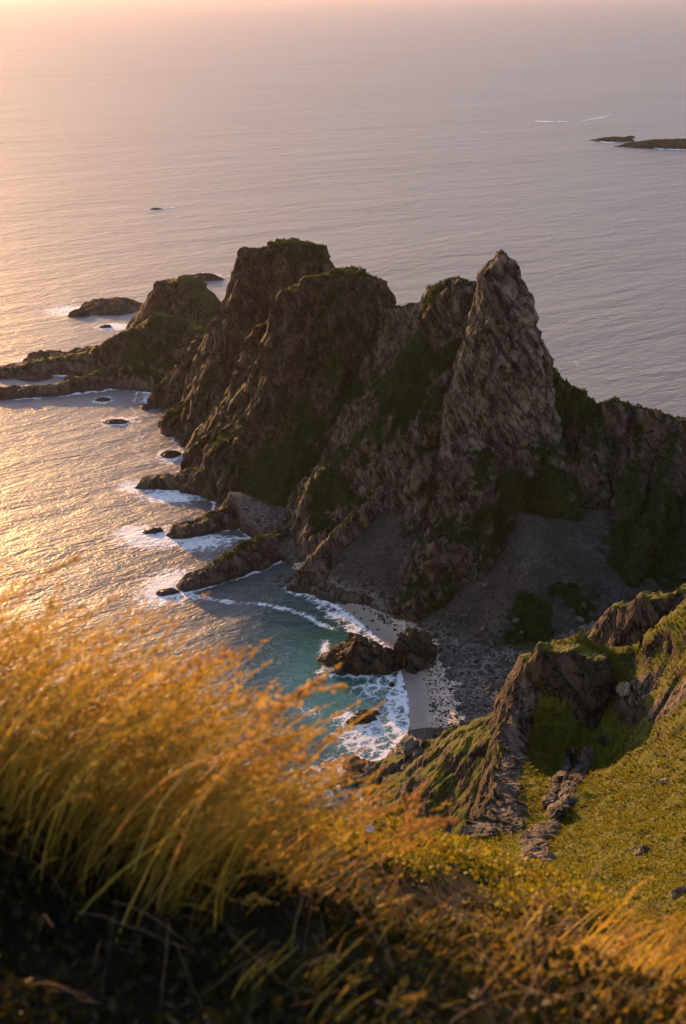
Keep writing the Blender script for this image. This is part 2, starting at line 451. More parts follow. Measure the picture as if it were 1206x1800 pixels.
# fins that run down to the cove
ridge('rock_fin', [(698, 830, 501), (640, 898, 491), (580, 963, 482), (524, 1014, 478)], 0.6, 2.0, 11, 1.5, 1.0, 2.2)
ridge('rock_fin', [(805, 875, 481), (765, 938, 468), (722, 1016, 456)], 0.5, 2.2, 6, 1.5, 1.0, 2.4)
ridge('rock_fin', [(900, 905, 470), (890, 975, 452)], 0.8, 1.4, 4, 1.2, 1.0, 0.8)
# shore shelves and tongues
ridge('rock_shelf', [(430, 790, 598), (340, 838, 588), (258, 851, 586)], 2.5, 1.0, 5, 0.7, 1.0, 1.0)
ridge('rock_shelf', [(440, 860, 558), (400, 905, 540), (318, 936, 526)], 2.0, 1.0, 5, 0.7, 1.0, 1.3)
ridge('rock_shelf', [(470, 880, 545), (480, 932, 525)], 3.0, 0.9, 5, 0.7, 1.0, 0.8)
ridge('rock_shelf', [(488, 946, 512), (440, 966, 496), (382, 1000, 482), (328, 1030, 472)], 1.6, 1.3, 6, 0.9, 1.0, 1.2)
ridge('rock_shelf', [(530, 1030, 474), (600, 1052, 463), (660, 1060, 458)], 2.5, 0.7, 3, 0.5, 1.0, 1.5)
ridge('rock_hump', [(292, 500, 884), (330, 490, 880), (346, 498, 876), (382, 556, 845)], 5, 1.7, 20, 1.0, 1.3)
ridge('rock_hump', [(292, 500, 884), (240, 560, 900)], 2, 1.4, 10, 0.9)
ridge('rock_hump', [(150, 628, 800), (210, 594, 800), (272, 556, 800), (330, 574, 788), (385, 600, 755)], 2, 1.3, 10, 0.9)
ridge('rock_shelf', [(160, 628, 796), (110, 636, 793), (60, 642, 790), (-40, 662, 782)], 4.5, 0.8, 2.5, 0.6, 1.0, 0.9)
ridge('rock_shelf', [(170, 612, 815), (90, 632, 806)], 4.0, 0.6, 2.5, 0.5, 1.0, 0.3)
ridge('rock_shelf', [(335, 612, 768), (250, 640, 768), (190, 655, 764), (100, 682, 742), (-30, 694, 732)], 3.6, 0.8, 2.5, 0.6, 1.0, 0.4)
# mainland spur
ridge('cliff_spur', [(655, 1368, 339), (720, 1332, 326), (800, 1292, 313), (888, 1263, 300), (930, 1215, 280)], 1.2, 1.35, 60, 1.2, 1.0)
ridge('cliff_spur', [(910, 1205, 252), (930, 1172, 252), (965, 1153, 251), (1010, 1152, 249), (1050, 1166, 247)], 1.6, 2.6, 15, 1.2, 1.0, 1.0)
ridge('cliff_spur', [(1062, 1120, 292), (1102, 1066, 290), (1152, 1050, 285), (1206, 1040, 280), (1320, 1000, 270)], 2, 2.0, 20, 1.0)

# hillside below the viewpoint: thin-plate surface through surveyed points
HILL_PTS = np.array([at(*p) for p in [
    (832, 1482, 165), (872, 1400, 200), (890, 1300, 234), (914, 1200, 252), (960, 1160, 252), (1010, 1158, 249), (1075, 1186, 246),
    (1130, 1172, 241), (1206, 1118, 236), (1300, 1060, 232), (1000, 1345, 235), (1060, 1335, 233), (1105, 1308, 232), (960, 1320, 236),
    (1000, 1450, 190), (1100, 1450, 172), (1206, 1450, 150), (1206, 1300, 205), (1206, 1200, 226), (1100, 1380, 200), (930, 1550, 112),
    (1206, 1600, 82), (1206, 1700, 50), (1000, 1660, 58), (1100, 1560, 100), (1400, 1300, 180), (1400, 1500, 110)]] +
    [(0, 2, 196.5), (0, 9, 191.5), (12, 9, 192.5), (-6, 9, 193), (4, 24, 180), (20, 24, 186), (-20, 10, 190), (70, 120, 150), (90, 220, 120), (40, 40, 180)], dtype=np.float64)
def tps_fit(P):
    n = len(P); d = np.hypot(P[:, None, 0] - P[None, :, 0], P[:, None, 1] - P[None, :, 1])
    K = np.where(d > 0, d ** 2 * np.log(d + 1e-9), 0) + np.eye(n) * 3.0
    A = np.zeros((n + 3, n + 3)); A[:n, :n] = K; A[:n, n] = 1; A[:n, n + 1:] = P[:, :2]; A[n, :n] = 1; A[n + 1:, :n] = P[:, :2].T
    return np.linalg.solve(A, np.r_[P[:, 2], 0, 0, 0])
HILL_W = tps_fit(HILL_PTS)
def tps_eval(x, y):
    n = len(HILL_PTS); r = HILL_W[n] + HILL_W[n + 1] * x + HILL_W[n + 2] * y
    for i in range(n):
        d2 = (x - HILL_PTS[i, 0]) ** 2 + (y - HILL_PTS[i, 1]) ** 2 + 1e-6
        r = r + HILL_W[i] * 0.5 * d2 * np.log(d2)
    return r
RIDGES = [(pn, [(p[0], p[1], float(tps_eval(p[0], p[1])) + 1.0) for p in pts] if pn == 'rock_rib' else pts, *rest) for (pn, pts, *rest) in RIDGES]
HILL_EDGE = [at(832, 1482, 165)[:2], at(872, 1400, 200)[:2], at(888, 1300, 234)[:2], at(912, 1200, 253)[:2], at(960, 1160, 257)[:2], at(1010, 1158, 254)[:2],
             at(1075, 1186, 250)[:2], at(1130, 1172, 246)[:2], at(1206, 1118, 242)[:2], (120, 235), (200, 230), (200, -20), (-25, -20), (-22, 12), (-4, 60), (10, 110)]

def hill_hit(u, v):
    for Yq in np.arange(60, 320, 0.5):
        p = at(u, v, Yq)
        if p[2] <= float(tps_eval(p[0], p[1])): return p[:2]
    return at(u, v, 200)[:2]
BANDS = [[hill_hit(*q) for q in pl] for pl in ([(1034, 1334), (1012, 1372), (992, 1410), (976, 1440)], [(1006, 1340), (988, 1375), (966, 1420)], [(958, 1458), (944, 1495), (930, 1545)], [(1100, 1215), (1150, 1200)], [(1160, 1255), (1206, 1240)],
         [(915, 1215), (895, 1300), (876, 1390), (836, 1480)], [(900, 1420), (870, 1470)])]
BANDW = [1.5, 1.1, 1.6, 1.6, 1.8, 3.2, 2.5]
WATERLINE = [(-12, 476), (0, 452), (9, 437), (16, 420), (19, 401), (20, 385), (19, 366), (12, 350), (0, 340)]
SCREE_FOOT = [(-20, 482), (10, 457), (31, 434), (46, 412), (64, 407), (84, 412), (110, 425), (200, 430)]
WATERLINE = [resurvey(*p) for p in WATERLINE]; SCREE_FOOT = [resurvey(*p) for p in SCREE_FOOT]

def seg_dist(x, y, poly, closed=False):
    best = np.full(x.shape, 1e9); sgn = np.zeros(x.shape)
    pts = poly + [poly[0]] if closed else poly
    for (ax, ay), (bx, by) in zip(pts[:-1], pts[1:]):
        dx, dy = bx - ax, by - ay; L2 = dx * dx + dy * dy
        t = np.clip(((x - ax) * dx + (y - ay) * dy) / L2, 0, 1)
        d = np.hypot(x - ax - t * dx, y - ay - t * dy)
        cr = dx * (y - ay) - dy * (x - ax)
        m = d < best - 1e-6
        best = np.where(m, d, best); sgn = np.where(m, np.sign(cr), sgn)
    return best, sgn

def inside(x, y, poly):
    r = np.zeros(x.shape, bool); n = len(poly)
    for i in range(n):
        (ax, ay), (bx, by) = poly[i], poly[(i + 1) % n]
        if ay == by: continue
        c = ((ay > y) != (by > y)) & (x < (bx - ax) * (y - ay) / (by - ay) + ax)
        r ^= c
    return r

def height(xs, ys):
    """terrain height on a grid, the index of the feature that makes it, and scree/sand weights"""
    X, Y = np.meshgrid(xs, ys)
    X = X.astype(f32); Y = Y.astype(f32)
    wx = 5.0 * fbm(X / 28, Y / 28, octaves=2, seed=11) + 1.6 * fbm(X / 7, Y / 7, octaves=2, seed=12)
    wy = 5.0 * fbm(X / 28, Y / 28, octaves=2, seed=21) + 1.6 * fbm(X / 7, Y / 7, octaves=2, seed=22)
    sm = 1 + 0.18 * fbm(X / 22, Y / 22, octaves=2, seed=31)
    H = np.full(X.shape, -9.0, f32); part = np.full(X.shape, PI_['rock_shelf'], np.int8)
    for (pn, pts, w, s1, h1, s2, kb) in RIDGES:
        zmax = max(p[2] for p in pts)
        R = w + h1 / s1 + max(0, zmax + 9 - h1) / (s2 * 0.72) / 1.0 + 10
        R = min(R, 140)
        x0, x1 = min(p[0] for p in pts) - R, max(p[0] for p in pts) + R
        y0, y1 = min(p[1] for p in pts) - R, max(p[1] for p in pts) + R
        i0, i1 = np.searchsorted(xs, (x0, x1)); j0, j1 = np.searchsorted(ys, (y0, y1))
        if i1 - i0 < 1 or j1 - j0 < 1: continue
        sl = (slice(j0, j1), slice(i0, i1))
        # warp less on thin low rocks, so they stay where they are
        kw = 1.5 if (pn == 'rock_shelf' and pts[0][1] > 700) else 0.45 if pn in ('rock_shelf', 'rock_fin', 'rock_rib') else (0.55 if pn == 'rock_spire' else 0.8)
        x = X[sl] + wx[sl] * kw; y = Y[sl] + wy[sl] * kw; smm = sm[sl]
        best = np.full(x.shape, -99, f32)
        for a, b in zip(pts[:-1], pts[1:]):
            dx, dy = b[0] - a[0], b[1] - a[1]; L2 = dx * dx + dy * dy
            t = np.clip(((x - a[0]) * dx + (y - a[1]) * dy) / L2, 0, 1)
            ex, ey = x - (a[0] + t * dx), y - (a[1] + t * dy)
            d = np.sqrt(ex * ex + ey * ey)
            if kb != 1: d = np.where(ey > 0, d * kb, d)
            d = np.maximum(d - w, 0)
            drop = np.where(d * s1 < h1, d * s1, h1 + s2 * (d - h1 / s1)) * smm + 0.02 * np.minimum(d, w) 
            best = np.maximum(best, a[2] + t * (b[2] - a[2]) - drop)
        m = best > H[sl]
        H[sl] = np.where(m, best, H[sl]); part[sl] = np.where(m, PI_[pn], part[sl])
    # hillside
    i1 = np.searchsorted(xs, 200); j1 = np.searchsorted(ys, 345)
    if j1 > 1:
        sl = (slice(0, j1), slice(0, i1)); x, y = X[sl] + 0.5 * wx[sl], Y[sl] + 0.5 * wy[sl]
        d, _ = seg_dist(x, y, HILL_EDGE, True); ins = inside(x, y, HILL_EDGE)
        hh = tps_eval(X[sl].astype(np.float64), Y[sl].astype(np.float64))
        hh = hh + 3.0 * fbm((X[sl] + 0.5 * Y[sl]) / 11, (Y[sl] - 0.5 * X[sl]) / 24, octaves=4, seed=41) * np.clip(Y[sl] / 60, 0, 1) + 0.85 * fbm(X[sl] / 3.6, Y[sl] / 3.6, octaves=4, seed=42) * np.clip(Y[sl] / 60, 0, 1)
        band = np.zeros(X[sl].shape, f32); bn = fbm(X[sl] / 2.2, Y[sl] / 2.2, octaves=3, seed=43, ridged=True)
        for pl, bw in zip(BANDS, BANDW):
            bd, _ = seg_dist(X[sl] + 0.35 * wx[sl], Y[sl] + 0.35 * wy[sl], [tuple(q) for q in pl])
            band = np.maximum(band, np.exp(-(bd / bw) ** 2))
        hh = hh + band * (0.7 + 0.8 * bn)
        dd = np.where(ins, 0, d)
        hh = hh - np.where(dd < 12, 4.5 * dd, 54 + 2.2 * (dd - 12)) * sm[sl]
        m = hh > H[sl]
        H[sl] = np.where(m, hh, H[sl]); part[sl] = np.where(m & ins, np.where(band + 0.18 * bn > 0.5, PI_['rock_rib'], PI_['hillside']), np.where(m, PI_['cliff_spur'], part[sl]))
    # rock relief before the loose material is laid in
    rock = ~np.isin(part, [PI_['hillside'], PI_['rock_rib']])
    amp = np.clip((H + 2) / 14, 0.12, 1)
    kr = np.where(np.isin(part, [PI_['rock_shelf'], PI_['rock_fin']]), 0.4, np.where(part == PI_['rock_rib'], 0.6, np.where(part == PI_['rock_spire'], 0.45, np.where(part == PI_['cliff_spur'], 0.35, np.where(np.isin(part, [PI_['rounded_peak'], PI_['flat_topped_peak']]), 0.6, 0.7)))))
    rel = 5.0 * fbm((X + wx) / 21, (Y + wy) / 21, octaves=5, seed=51, ridged=True, gain=0.55) - 1.2
    H = H + np.where(rock, np.where(part == PI_['rock_rib'], 1, amp) * rel * kr, 0)
    sh_ = part == PI_['rock_shelf']
    H = H + np.where(sh_, 2.2 * fbm(X / 7.5, Y / 7.5, octaves=4, seed=57, ridged=True) - 0.5, 0)
    # scree, shingle and sand
    scree = np.zeros(X.shape, f32); sand = np.zeros(X.shape, f32)
    i0, i1 = np.searchsorted(xs, (-70, 205)); j0, j1 = np.searchsorted(ys, (330, 530))
    if i1 > i0 and j1 > j0:
        sl = (slice(j0, j1), slice(i0, i1)); x, y = X[sl] + 0.3 * wx[sl], Y[sl] + 0.3 * wy[sl]
        d, sg = seg_dist(x, y, WATERLINE); dw = np.where(sg > 0, d, -d)
        d, sg = seg_dist(x, y, SCREE_FOOT); ds = np.where(sg > 0, d, -d)
        n1 = fbm(x / 9, y / 9, octaves=3, seed=61); n2 = fbm(x / 2.5, y / 2.5, octaves=2, seed=62)
        beach = np.where(dw < 0, dw * 0.11, np.where(dw < 11, dw * 0.085, 0.935 + (dw - 11) * 0.17))
        beach = np.minimum(beach, 7 + 0.05 * dw) + np.clip(dw / 15, 0, 1) * 0.3 * n1
        sc = ds * 0.72 + 3.2
        sc = np.where(sc > 30, 30 + (sc - 30) * 0.30, sc) - np.maximum(0, y - 478) * 1.2 + 0.9 * n1 + 0.25 * n2
        sc = sc - np.maximum(0, -2 - x) * 0.9
        sc = np.where(ds < -12, -9, sc)
        loose = np.maximum(beach, sc)
        m = loose > H[sl]
        isc = sc > beach
        part[sl] = np.where(m, np.where(isc, PI_['scree_slope'], PI_['beach']), part[sl])
        H[sl] = np.where(m, loose, H[sl])
        scree[sl] = np.where(m & (isc | (dw > 10 + 6 * n1 + 3 * n2)), 1.0, 0)
        isand = (dw <= 10 + 6 * n1 + 3 * n2) & (y > 358 + 3 * n1)
        sandw = np.clip(0.5 + (14 + 7 * n1 + 3 * n2 - dw) / 4.0, 0, 1) * np.clip(0.5 + (y - 358 - 3 * n1) / 3.0, 0, 1)
        scree[sl] = np.where(m & ~isc, 1.0, scree[sl])
        sand[sl] = np.where(m & ~isc, sandw, 0)
    return X, Y, np.maximum(H, -9.0), part, scree, sand

def axis(*runs):
    out = []
    for a, b, st in runs: out.append(np.arange(a, b, st))
    return np.concatenate(out).astype(np.float64)

xs = axis((-235, -125, 1.3), (-125, -15, 0.72), (-15, 75, 0.5), (75, 150, 0.8), (150, 215, 2.0))
ys = axis((6, 60, 0.6), (60, 300, 0.5), (300, 540, 0.62), (540, 740, 0.75), (740, 985, 1.3))
X, Y, H, part, scree, sand = height(xs, ys)
ny, nx = H.shape

# relief normal to the surface: blocks, ledges along the foliation, overhangs
gy, gx = np.gradient(H, ys, xs)
gx = gx.astype(f32); gy = gy.astype(f32)
nl = 1 / np.sqrt(gx * gx + gy * gy + 1)
NX, NY, NZ = -gx * nl, -gy * nl, nl
keep = H > -2.5
kf = keep.ravel()
pos = np.stack([X.ravel()[kf], Y.ravel()[kf], H.ravel()[kf]], 1).astype(f32)
nor = np.stack([NX.ravel()[kf], NY.ravel()[kf], NZ.ravel()[kf]], 1)
prt = part.ravel()[kf]; scr = scree.ravel()[kf]; snd = sand.ravel()[kf]
is_loose = np.isin(prt, [PI_['scree_slope'], PI_['beach']])
is_hill = prt == PI_['hillside']
steep = sstep(0.92, 0.62, nor[:, 2])
rocky = np.where(is_loose, 0.0, np.where(is_hill, 0.45 * steep, np.where(prt == PI_['cliff_spur'], 0.15 + 0.45 * steep, 0.35 + 0.65 * steep))).astype(f32)
rocky *= np.clip((pos[:, 2] + 3) / 6, 0.25, 1)
x, y, z = pos.T
# foliation frame
e1 = np.array([0.80, 0.25, -0.55]); e1 /= np.linalg.norm(e1)
e2 = np.array([0.25, -0.95, -0.1]); e2 -= e1 * (e1 @ e2); e2 /= np.linalg.norm(e2)
e3 = np.cross(e1, e2)
q1, q2, q3 = (pos @ e1.astype(f32), pos @ e2.astype(f32), pos @ e3.astype(f32))
wob = fbm(x / 11, y / 11, z / 11, octaves=2, seed=71) * 3.5
d1, d2, cid = worley((q1 + wob * 1.6) / 5.5, (q2 + wob) / 9.0, (q3 + wob * 1.5) / 15.0, seed=81)
c1, c2, cid2 = worley((q1 + wob * .8) / 1.8, q2 / 3.2, (q3 + wob) / 5.0, seed=82)
ter = (q1 + wob * 1.4) / 5.5 + 0.6 * fbm(x / 15, y / 15, z / 15, octaves=2, seed=83)
saw = (ter - np.floor(ter)); saw = np.where(saw < 0.82, saw / 0.82, (1 - saw) / 0.18) - 0.5
disp = (cid - 0.5) * 2.2 - 0.9 * sstep(0.14, 0.0, d2 - d1) + (cid2 - 0.5) * 0.7 - 0.35 * sstep(0.2, 0.0, c2 - c1) + saw * 1.5
disp += 1.6 * fbm(x / 9, y / 9, z / 45, octaves=3, seed=93, ridged=True)
disp += 0.9 * fbm((q1 + wob) / 5, q2 / 12, q3 / 20, octaves=3, seed=91, ridged=True) + 0.2 * fbm(x / 1.8, y / 1.8, z / 1.8, octaves=2, seed=92)
disp *= rocky
small = np.isin(prt, [PI_['rock_shelf'], PI_['rock_fin'], PI_['rock_rib']])
disp = np.where(small, disp * 0.45, disp)
disp = np.where(prt == PI_['rock_hump'], disp * 0.7, disp)
pos = pos + nor * disp[:, None]

# faces
idx = np.full(ny * nx, -1, np.int64); idx[kf] = np.arange(kf.sum())
idx = idx.reshape(ny, nx)
q = np.stack([idx[:-1, :-1], idx[:-1, 1:], idx[1:, 1:], idx[1:, :-1]], -1).reshape(-1, 4)
q = q[(q >= 0).all(1)]
# smooth normals from the displaced faces
fa = pos[q[:, 0]]; fb = pos[q[:, 1]]; fc = pos[q[:, 2]]; fd = pos[q[:, 3]]
fn_ = np.cross(fc - fa, fd - fb)
vn = np.zeros_like(pos)
for k in range(4):
    for ax in range(3): vn[:, ax] += np.bincount(q[:, k], fn_[:, ax], len(pos)).astype(f32)
vn /= np.linalg.norm(vn, axis=1, keepdims=True) + 1e-9

# turf grows on ledges, gullies and gentle ground
flute = fbm(pos[:, 0] / 9, pos[:, 1] / 9, pos[:, 2] / 45, octaves=3, seed=93, ridged=True)
gn = fbm(pos[:, 0] / 17, pos[:, 1] / 17, pos[:, 2] / 17, octaves=3, seed=101)
gn2 = fbm(pos[:, 0] / 4, pos[:, 1] / 4, pos[:, 2] / 4, octaves=2, seed=102)
gslope = nor[:, 2]
green = np.zeros(len(pos), f32)
for (u, v, Yd, rad) in [(770, 560, 546, 13), (735, 640, 535, 14), (700, 720, 527, 14), (660, 800, 520, 14), (800, 640, 525, 9), (1000, 720, 506, 13), (965, 660, 512, 9), (960, 780, 495, 12), (850, 800, 488, 13),
                        (900, 870, 478, 13), (960, 880, 472, 13), (890, 950, 458, 7), (1000, 1080, 430, 12), (940, 1110, 420, 12), (830, 1120, 432, 8), (1160, 950, 450, 25), (540, 450, 688, 12), (620, 490, 600, 10),
                        (600, 880, 515, 12), (560, 900, 520, 10), (500, 840, 550, 14), (610, 560, 590, 14), (470, 860, 552, 9), (590, 640, 575, 12), (740, 1040, 452, 6), (800, 1085, 440, 7)]:
    c_ = np.array(at(u, v, Yd)); green = np.maximum(green, np.exp(-((pos - c_) ** 2).sum(1) / (rad * rad)))
grass = sstep(0.42, 0.78, gslope + 0.30 * gn + 0.12 * gn2 - 0.22 * flute + 0.45 * green) * 0.9 + 0.06
grass = np.where(is_loose, sstep(0.28, 0.6, gn * 0.7 + 0.3 * gn2 + 0.75 * green) * 0.9, grass)
grass = np.where(is_hill, np.clip(0.75 + 0.35 * gn, 0, 1) * sstep(0.25, 0.5, vn[:, 2] + 0.15 * gn2), grass)
grass = np.where(prt == PI_['rock_shelf'], grass * 0.75 * sstep(3.0, 6.0, pos[:, 2]), grass)
grass = np.where(prt == PI_['rock_spire'], np.clip(grass * 0.8 + 0.22 * sstep(0.1, 0.5, gn2 - 0.3 * flute), 0, 1), grass)
grass = np.where(prt == PI_['rock_rib'], np.clip(0.12 + 0.45 * gn2, 0, 1), grass)
grass = np.where(prt == PI_['cliff_spur'], np.clip(grass * 0.9 + 0.12 + 0.45 * sstep(0.5, 0.8, vn[:, 2]) + 0.3 * gn, 0, 1), grass)
grass = np.where(np.isin(prt, [PI_['flat_topped_peak'], PI_['rounded_peak'], PI_['rock_hump']]), np.clip(grass * 0.9 + 0.27 + 0.35 * gn2, 0, 1), grass)
grass = grass * sstep(2.0, 5.0, pos[:, 2])
grass = np.where(snd > 0.5, 0, grass)

pale = np.where(prt == PI_['beach'], 1.0, np.where(prt == PI_['scree_slope'], 0.15 + 0.85 * sstep(7, 2.0, pos[:, 2] + 2 * gn) * sstep(45, 25, pos[:, 0]), np.where(np.isin(prt, [PI_['rock_spire'], PI_['rock_rib']]), 0.9, np.where(np.isin(prt, [PI_['rock_saddle'], PI_['rock_fin'], PI_['rock_shelf']]), 0.5, np.where(prt == PI_['rock_ridge'], 0.3, 0.0))))).astype(f32)
LABELS = {
    'flat_topped_peak': 'flat-topped peak with a thin green crest, farthest of the high peaks',
    'rounded_peak': 'broad rounded brown peak with green streaks, in front of the flat-topped one',
    'rock_saddle': 'notched saddle and green gully between the rounded peak and the spire',
    'rock_spire': 'tall pointed pale rock spire, the sharpest summit of the headland',
    'rock_ridge': 'dark jagged cliff ridge falling away to the right of the spire',
    'rock_fin': 'slanting rock fins with a sunlit edge running down to the cove',
    'rock_hump': 'low rounded green humps at the seaward end of the headland',
    'rock_shelf': 'bare wet rock shelves and tongues at the waterline',
    'scree_slope': 'grey scree of loose stones below the spire cliffs',
    'beach': 'pale sand and grey shingle beach at the head of the cove',
    'hillside': 'steep sunlit yellow-green grass hillside',
    'rock_rib': 'pale lit rock ribs standing out of the sunlit hillside',
    'cliff_spur': 'dark cliff and grassy spur that ends above the boulder beach',
}
headland = link('headland', None, label='craggy rock headland with a pointed spire above a small cove', kind='structure')
mainland = link('mainland_hillside', None, label='sunlit grassy hillside and cliffs at the lower right', kind='structure')
fpart = prt[q[:, 0]]
for pn, pi in PI_.items():
    f = q[fpart == pi]
    if len(f) == 0: continue
    used = np.unique(f); remap = np.full(len(pos), -1, np.int32); remap[used] = np.arange(len(used))
    hill = pn in ('hillside', 'cliff_spur', 'rock_rib')
    loose_ = pn in ('scree_slope', 'beach', 'hillside')
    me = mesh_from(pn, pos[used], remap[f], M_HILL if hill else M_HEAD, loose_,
                   {'grass': grass[used], 'scree': scr[used], 'sand': snd[used], 'pale': pale[used]}, vn[used] if loose_ else None)
    link(pn, me, mainland if hill else headland, label=LABELS[pn])

def ground_z(xq, yq):
    """height of the finished terrain mesh near (xq, yq)"""
    i = int(np.clip(np.searchsorted(xs, xq), 0, nx - 1)); j = int(np.clip(np.searchsorted(ys, yq), 0, ny - 1))
    k = idx[j, i]
    return float(pos[k, 2]) if k >= 0 else -2.5

# ------------------------------------------------------------------ sea
def foam_blobs(X, Y):
    f = np.zeros(X.shape, f32)
    def blob(u, v, ru, rv, a=1.0):
        nonlocal f
        cx, cy, _ = sea_at(u, v); ex = abs(sea_at(u + ru, v)[0] - cx); ey = abs(sea_at(u, v - rv)[1] - cy)
        d = ((X - cx) / ex) ** 2 + ((Y - cy) / ey) ** 2
        f = np.maximum(f, a * np.exp(-d * 0.9))
    def line(pts, w, a=1.0):
        nonlocal f
        P = [sea_at(*p)[:2] for p in pts]
        wob = 3.0 * fbm(X / 8, Y / 8, octaves=3, seed=131); brk = 0.78 + 0.75 * fbm(X / 6, Y / 6, octaves=2, seed=133)
        d, _ = seg_dist(X + wob, Y + wob * 0.7, P)
        f = np.maximum(f, a * np.clip(brk, 0, 1.15) * np.exp(-(d / (w * 1.25)) ** 2))
    for b in [(290, 945, 95, 20, .95), (240, 938, 48, 14, 1.0), (350, 952, 60, 18, .85), (300, 1030, 52, 32, .95), (275, 1048, 48, 22, .85), (245, 855, 42, 12, 1.0), (300, 872, 60, 13, .95),
              (355, 870, 30, 8, .6), (300, 800, 30, 16, .75), (120, 545, 55, 11, .75), (200, 574, 34, 7, .9), (205, 741, 34, 9, .85), (182, 703, 20, 7, .8), (270, 700, 26, 12, .7),
              (40, 640, 25, 12, .85), (110, 692, 30, 5, .7), (640, 1290, 66, 55, .60), (655, 1210, 46, 26, .60), (620, 1345, 60, 26, .66), (560, 1385, 50, 25, .6), (520, 1375, 50, 25, .55),
              (690, 1250, 16, 60, .62), (625, 1100, 20, 20, .66), (600, 1080, 36, 9, .75), (572, 1148, 14, 22, .8), (590, 1175, 40, 10, .6), (545, 1250, 30, 16, .45), (610, 1262, 26, 16, .8),
              (285, 367, 38, 4, .85), (360, 485, 34, 6, .8), (18, 692, 24, 6, .6), (1015, 640, 12, 16, .35), (1105, 720, 20, 8, .4)]:
        blob(*b)
    line([(330, 1046), (380, 1056), (440, 1060), (500, 1068), (545, 1088), (590, 1108)], 1.6, .72)
    line([(560, 1068), (575, 1058), (600, 1056)], 1.4, .8)
    line([(275, 655), (240, 690), (232, 715), (250, 745), (235, 790), (260, 815)], 1.7, .50)
    line([(250, 705), (290, 708), (340, 702)], 1.8, .75)
    line([(560, 1182), (640, 1190), (690, 1195)], 2.0, .75)
    line([(690, 1190), (703, 1230), (690, 1262), (708, 1300), (690, 1335)], 1.6, .95)
    line([(460, 1330), (520, 1360), (600, 1340)], 2.5, .6)
    line([(415, 946), (460, 948), (490, 938)], 1.6, .6)
    line([(0, 700), (60, 700), (140, 690)], 2.0, .6)
    line([(240, 660), (300, 662), (330, 640)], 1.5, .35)
    return f

sxs = axis((-45000, -9000, 6000), (-9000, -1800, 900), (-1800, -320, 120), (-320, -130, 3.0), (-130, 60, 1.25), (60, 200, 3.5), (200, 1800, 100), (1800, 9000, 900), (9000, 45001, 6000))
sys_ = axis((-3000, 240, 90), (240, 330, 3), (330, 560, 1.25), (560, 800, 2.0), (800, 1100, 3.5), (1100, 3000, 60), (3000, 12000, 700), (12000, 70001, 5000))
a0, a1 = np.searchsorted(sxs, (-320, 200)); b0, b1 = np.searchsorted(sys_, (240, 1100))
SX, SY = np.meshgrid(sxs, sys_)
foam = np.zeros(SX.shape, f32); shallow = np.zeros(SX.shape, f32)
hx, hy, hh, hp, _, _ = height(sxs[a0:a1], sys_[b0:b1])
sub = (slice(b0, b1), slice(a0, a1))
n1 = fbm(hx / 12, hy / 12, octaves=3, seed=121)
shore = sstep(-3.2, -0.1, hh + 1.2 * n1) * (0.62 + 0.6 * n1)
isb = (hp == PI_['beach']) | (hp == PI_['scree_slope'])
n2 = fbm(hx / 4, hy / 4, octaves=2, seed=122)
swash = np.maximum(sstep(-1.15, -0.55, hh + 0.25 * n1) * (0.42 + 0.25 * n2), np.exp(-((hh + 0.10 + 0.06 * n1) / 0.10) ** 2) * 0.85)
shore = np.where(isb, swash, shore)
foam[sub] = np.maximum(shore, foam_blobs(hx, hy) * (0.98 + 0.5 * n1))
cx, cy, _ = sea_at(560, 1190)
cove = np.exp(-(((hx - cx) / 26) ** 2 + ((hy - cy) / 44) ** 2) * 0.9)
cx, cy, _ = sea_at(650, 1270)
cove2 = np.exp(-(((hx - cx) / 14) ** 2 + ((hy - cy) / 34) ** 2))
shallow[sub] = np.clip(cove * 0.85 + cove2 * 0.5 + 0.25 * sstep(-6, -1, hh), 0, 1) * sstep(560, 470, hy)
sidx = np.arange(SX.size).reshape(SX.shape)
sq = np.stack([sidx[:-1, :-1], sidx[:-1, 1:], sidx[1:, 1:], sidx[1:, :-1]], -1).reshape(-1, 4)
sea_me = mesh_from('sea', np.stack([SX.ravel(), SY.ravel(), np.zeros(SX.size)], 1), sq, M_SEA, True, {'foam': foam.ravel(), 'shallow': shallow.ravel()})
link('sea', sea_me, label='open evening sea, golden to the left and mauve to the right, teal in the cove', kind='structure')


# ------------------------------------------------------------------ rocks, boulders and islets
ORD = ['leftmost', 'second', 'third', 'fourth', 'fifth', 'sixth', 'seventh', 'eighth', 'ninth', 'tenth', 'eleventh', 'twelfth', 'thirteenth', 'fourteenth', 'fifteenth', 'sixteenth', 'seventeenth', 'eighteenth']
def nth(i, n):
    return 'leftmost' if i == 0 else ('rightmost' if i == n - 1 else ORD[i] + ' from the left')
def hit(u, v, near=20.0, far=1100.0):
    """where the line of sight of photo position (u, v) meets the ground or the sea"""
    for Yq in np.arange(near, far, 0.4):
        p = at(u, v, Yq)
        if p[2] <= max(ground_z(p[0], p[1]), 0.0): return p
    return sea_at(u, v)

_ico = {}
def ico(sub):
    if sub not in _ico:
        b = bmesh.new(); bmesh.ops.create_icosphere(b, subdivisions=sub, radius=1.0)
        _ico[sub] = (np.array([w.co for w in b.verts], f32), np.array([[w.index for w in f.verts] for f in b.faces], np.int32)); b.free()
    return _ico[sub]

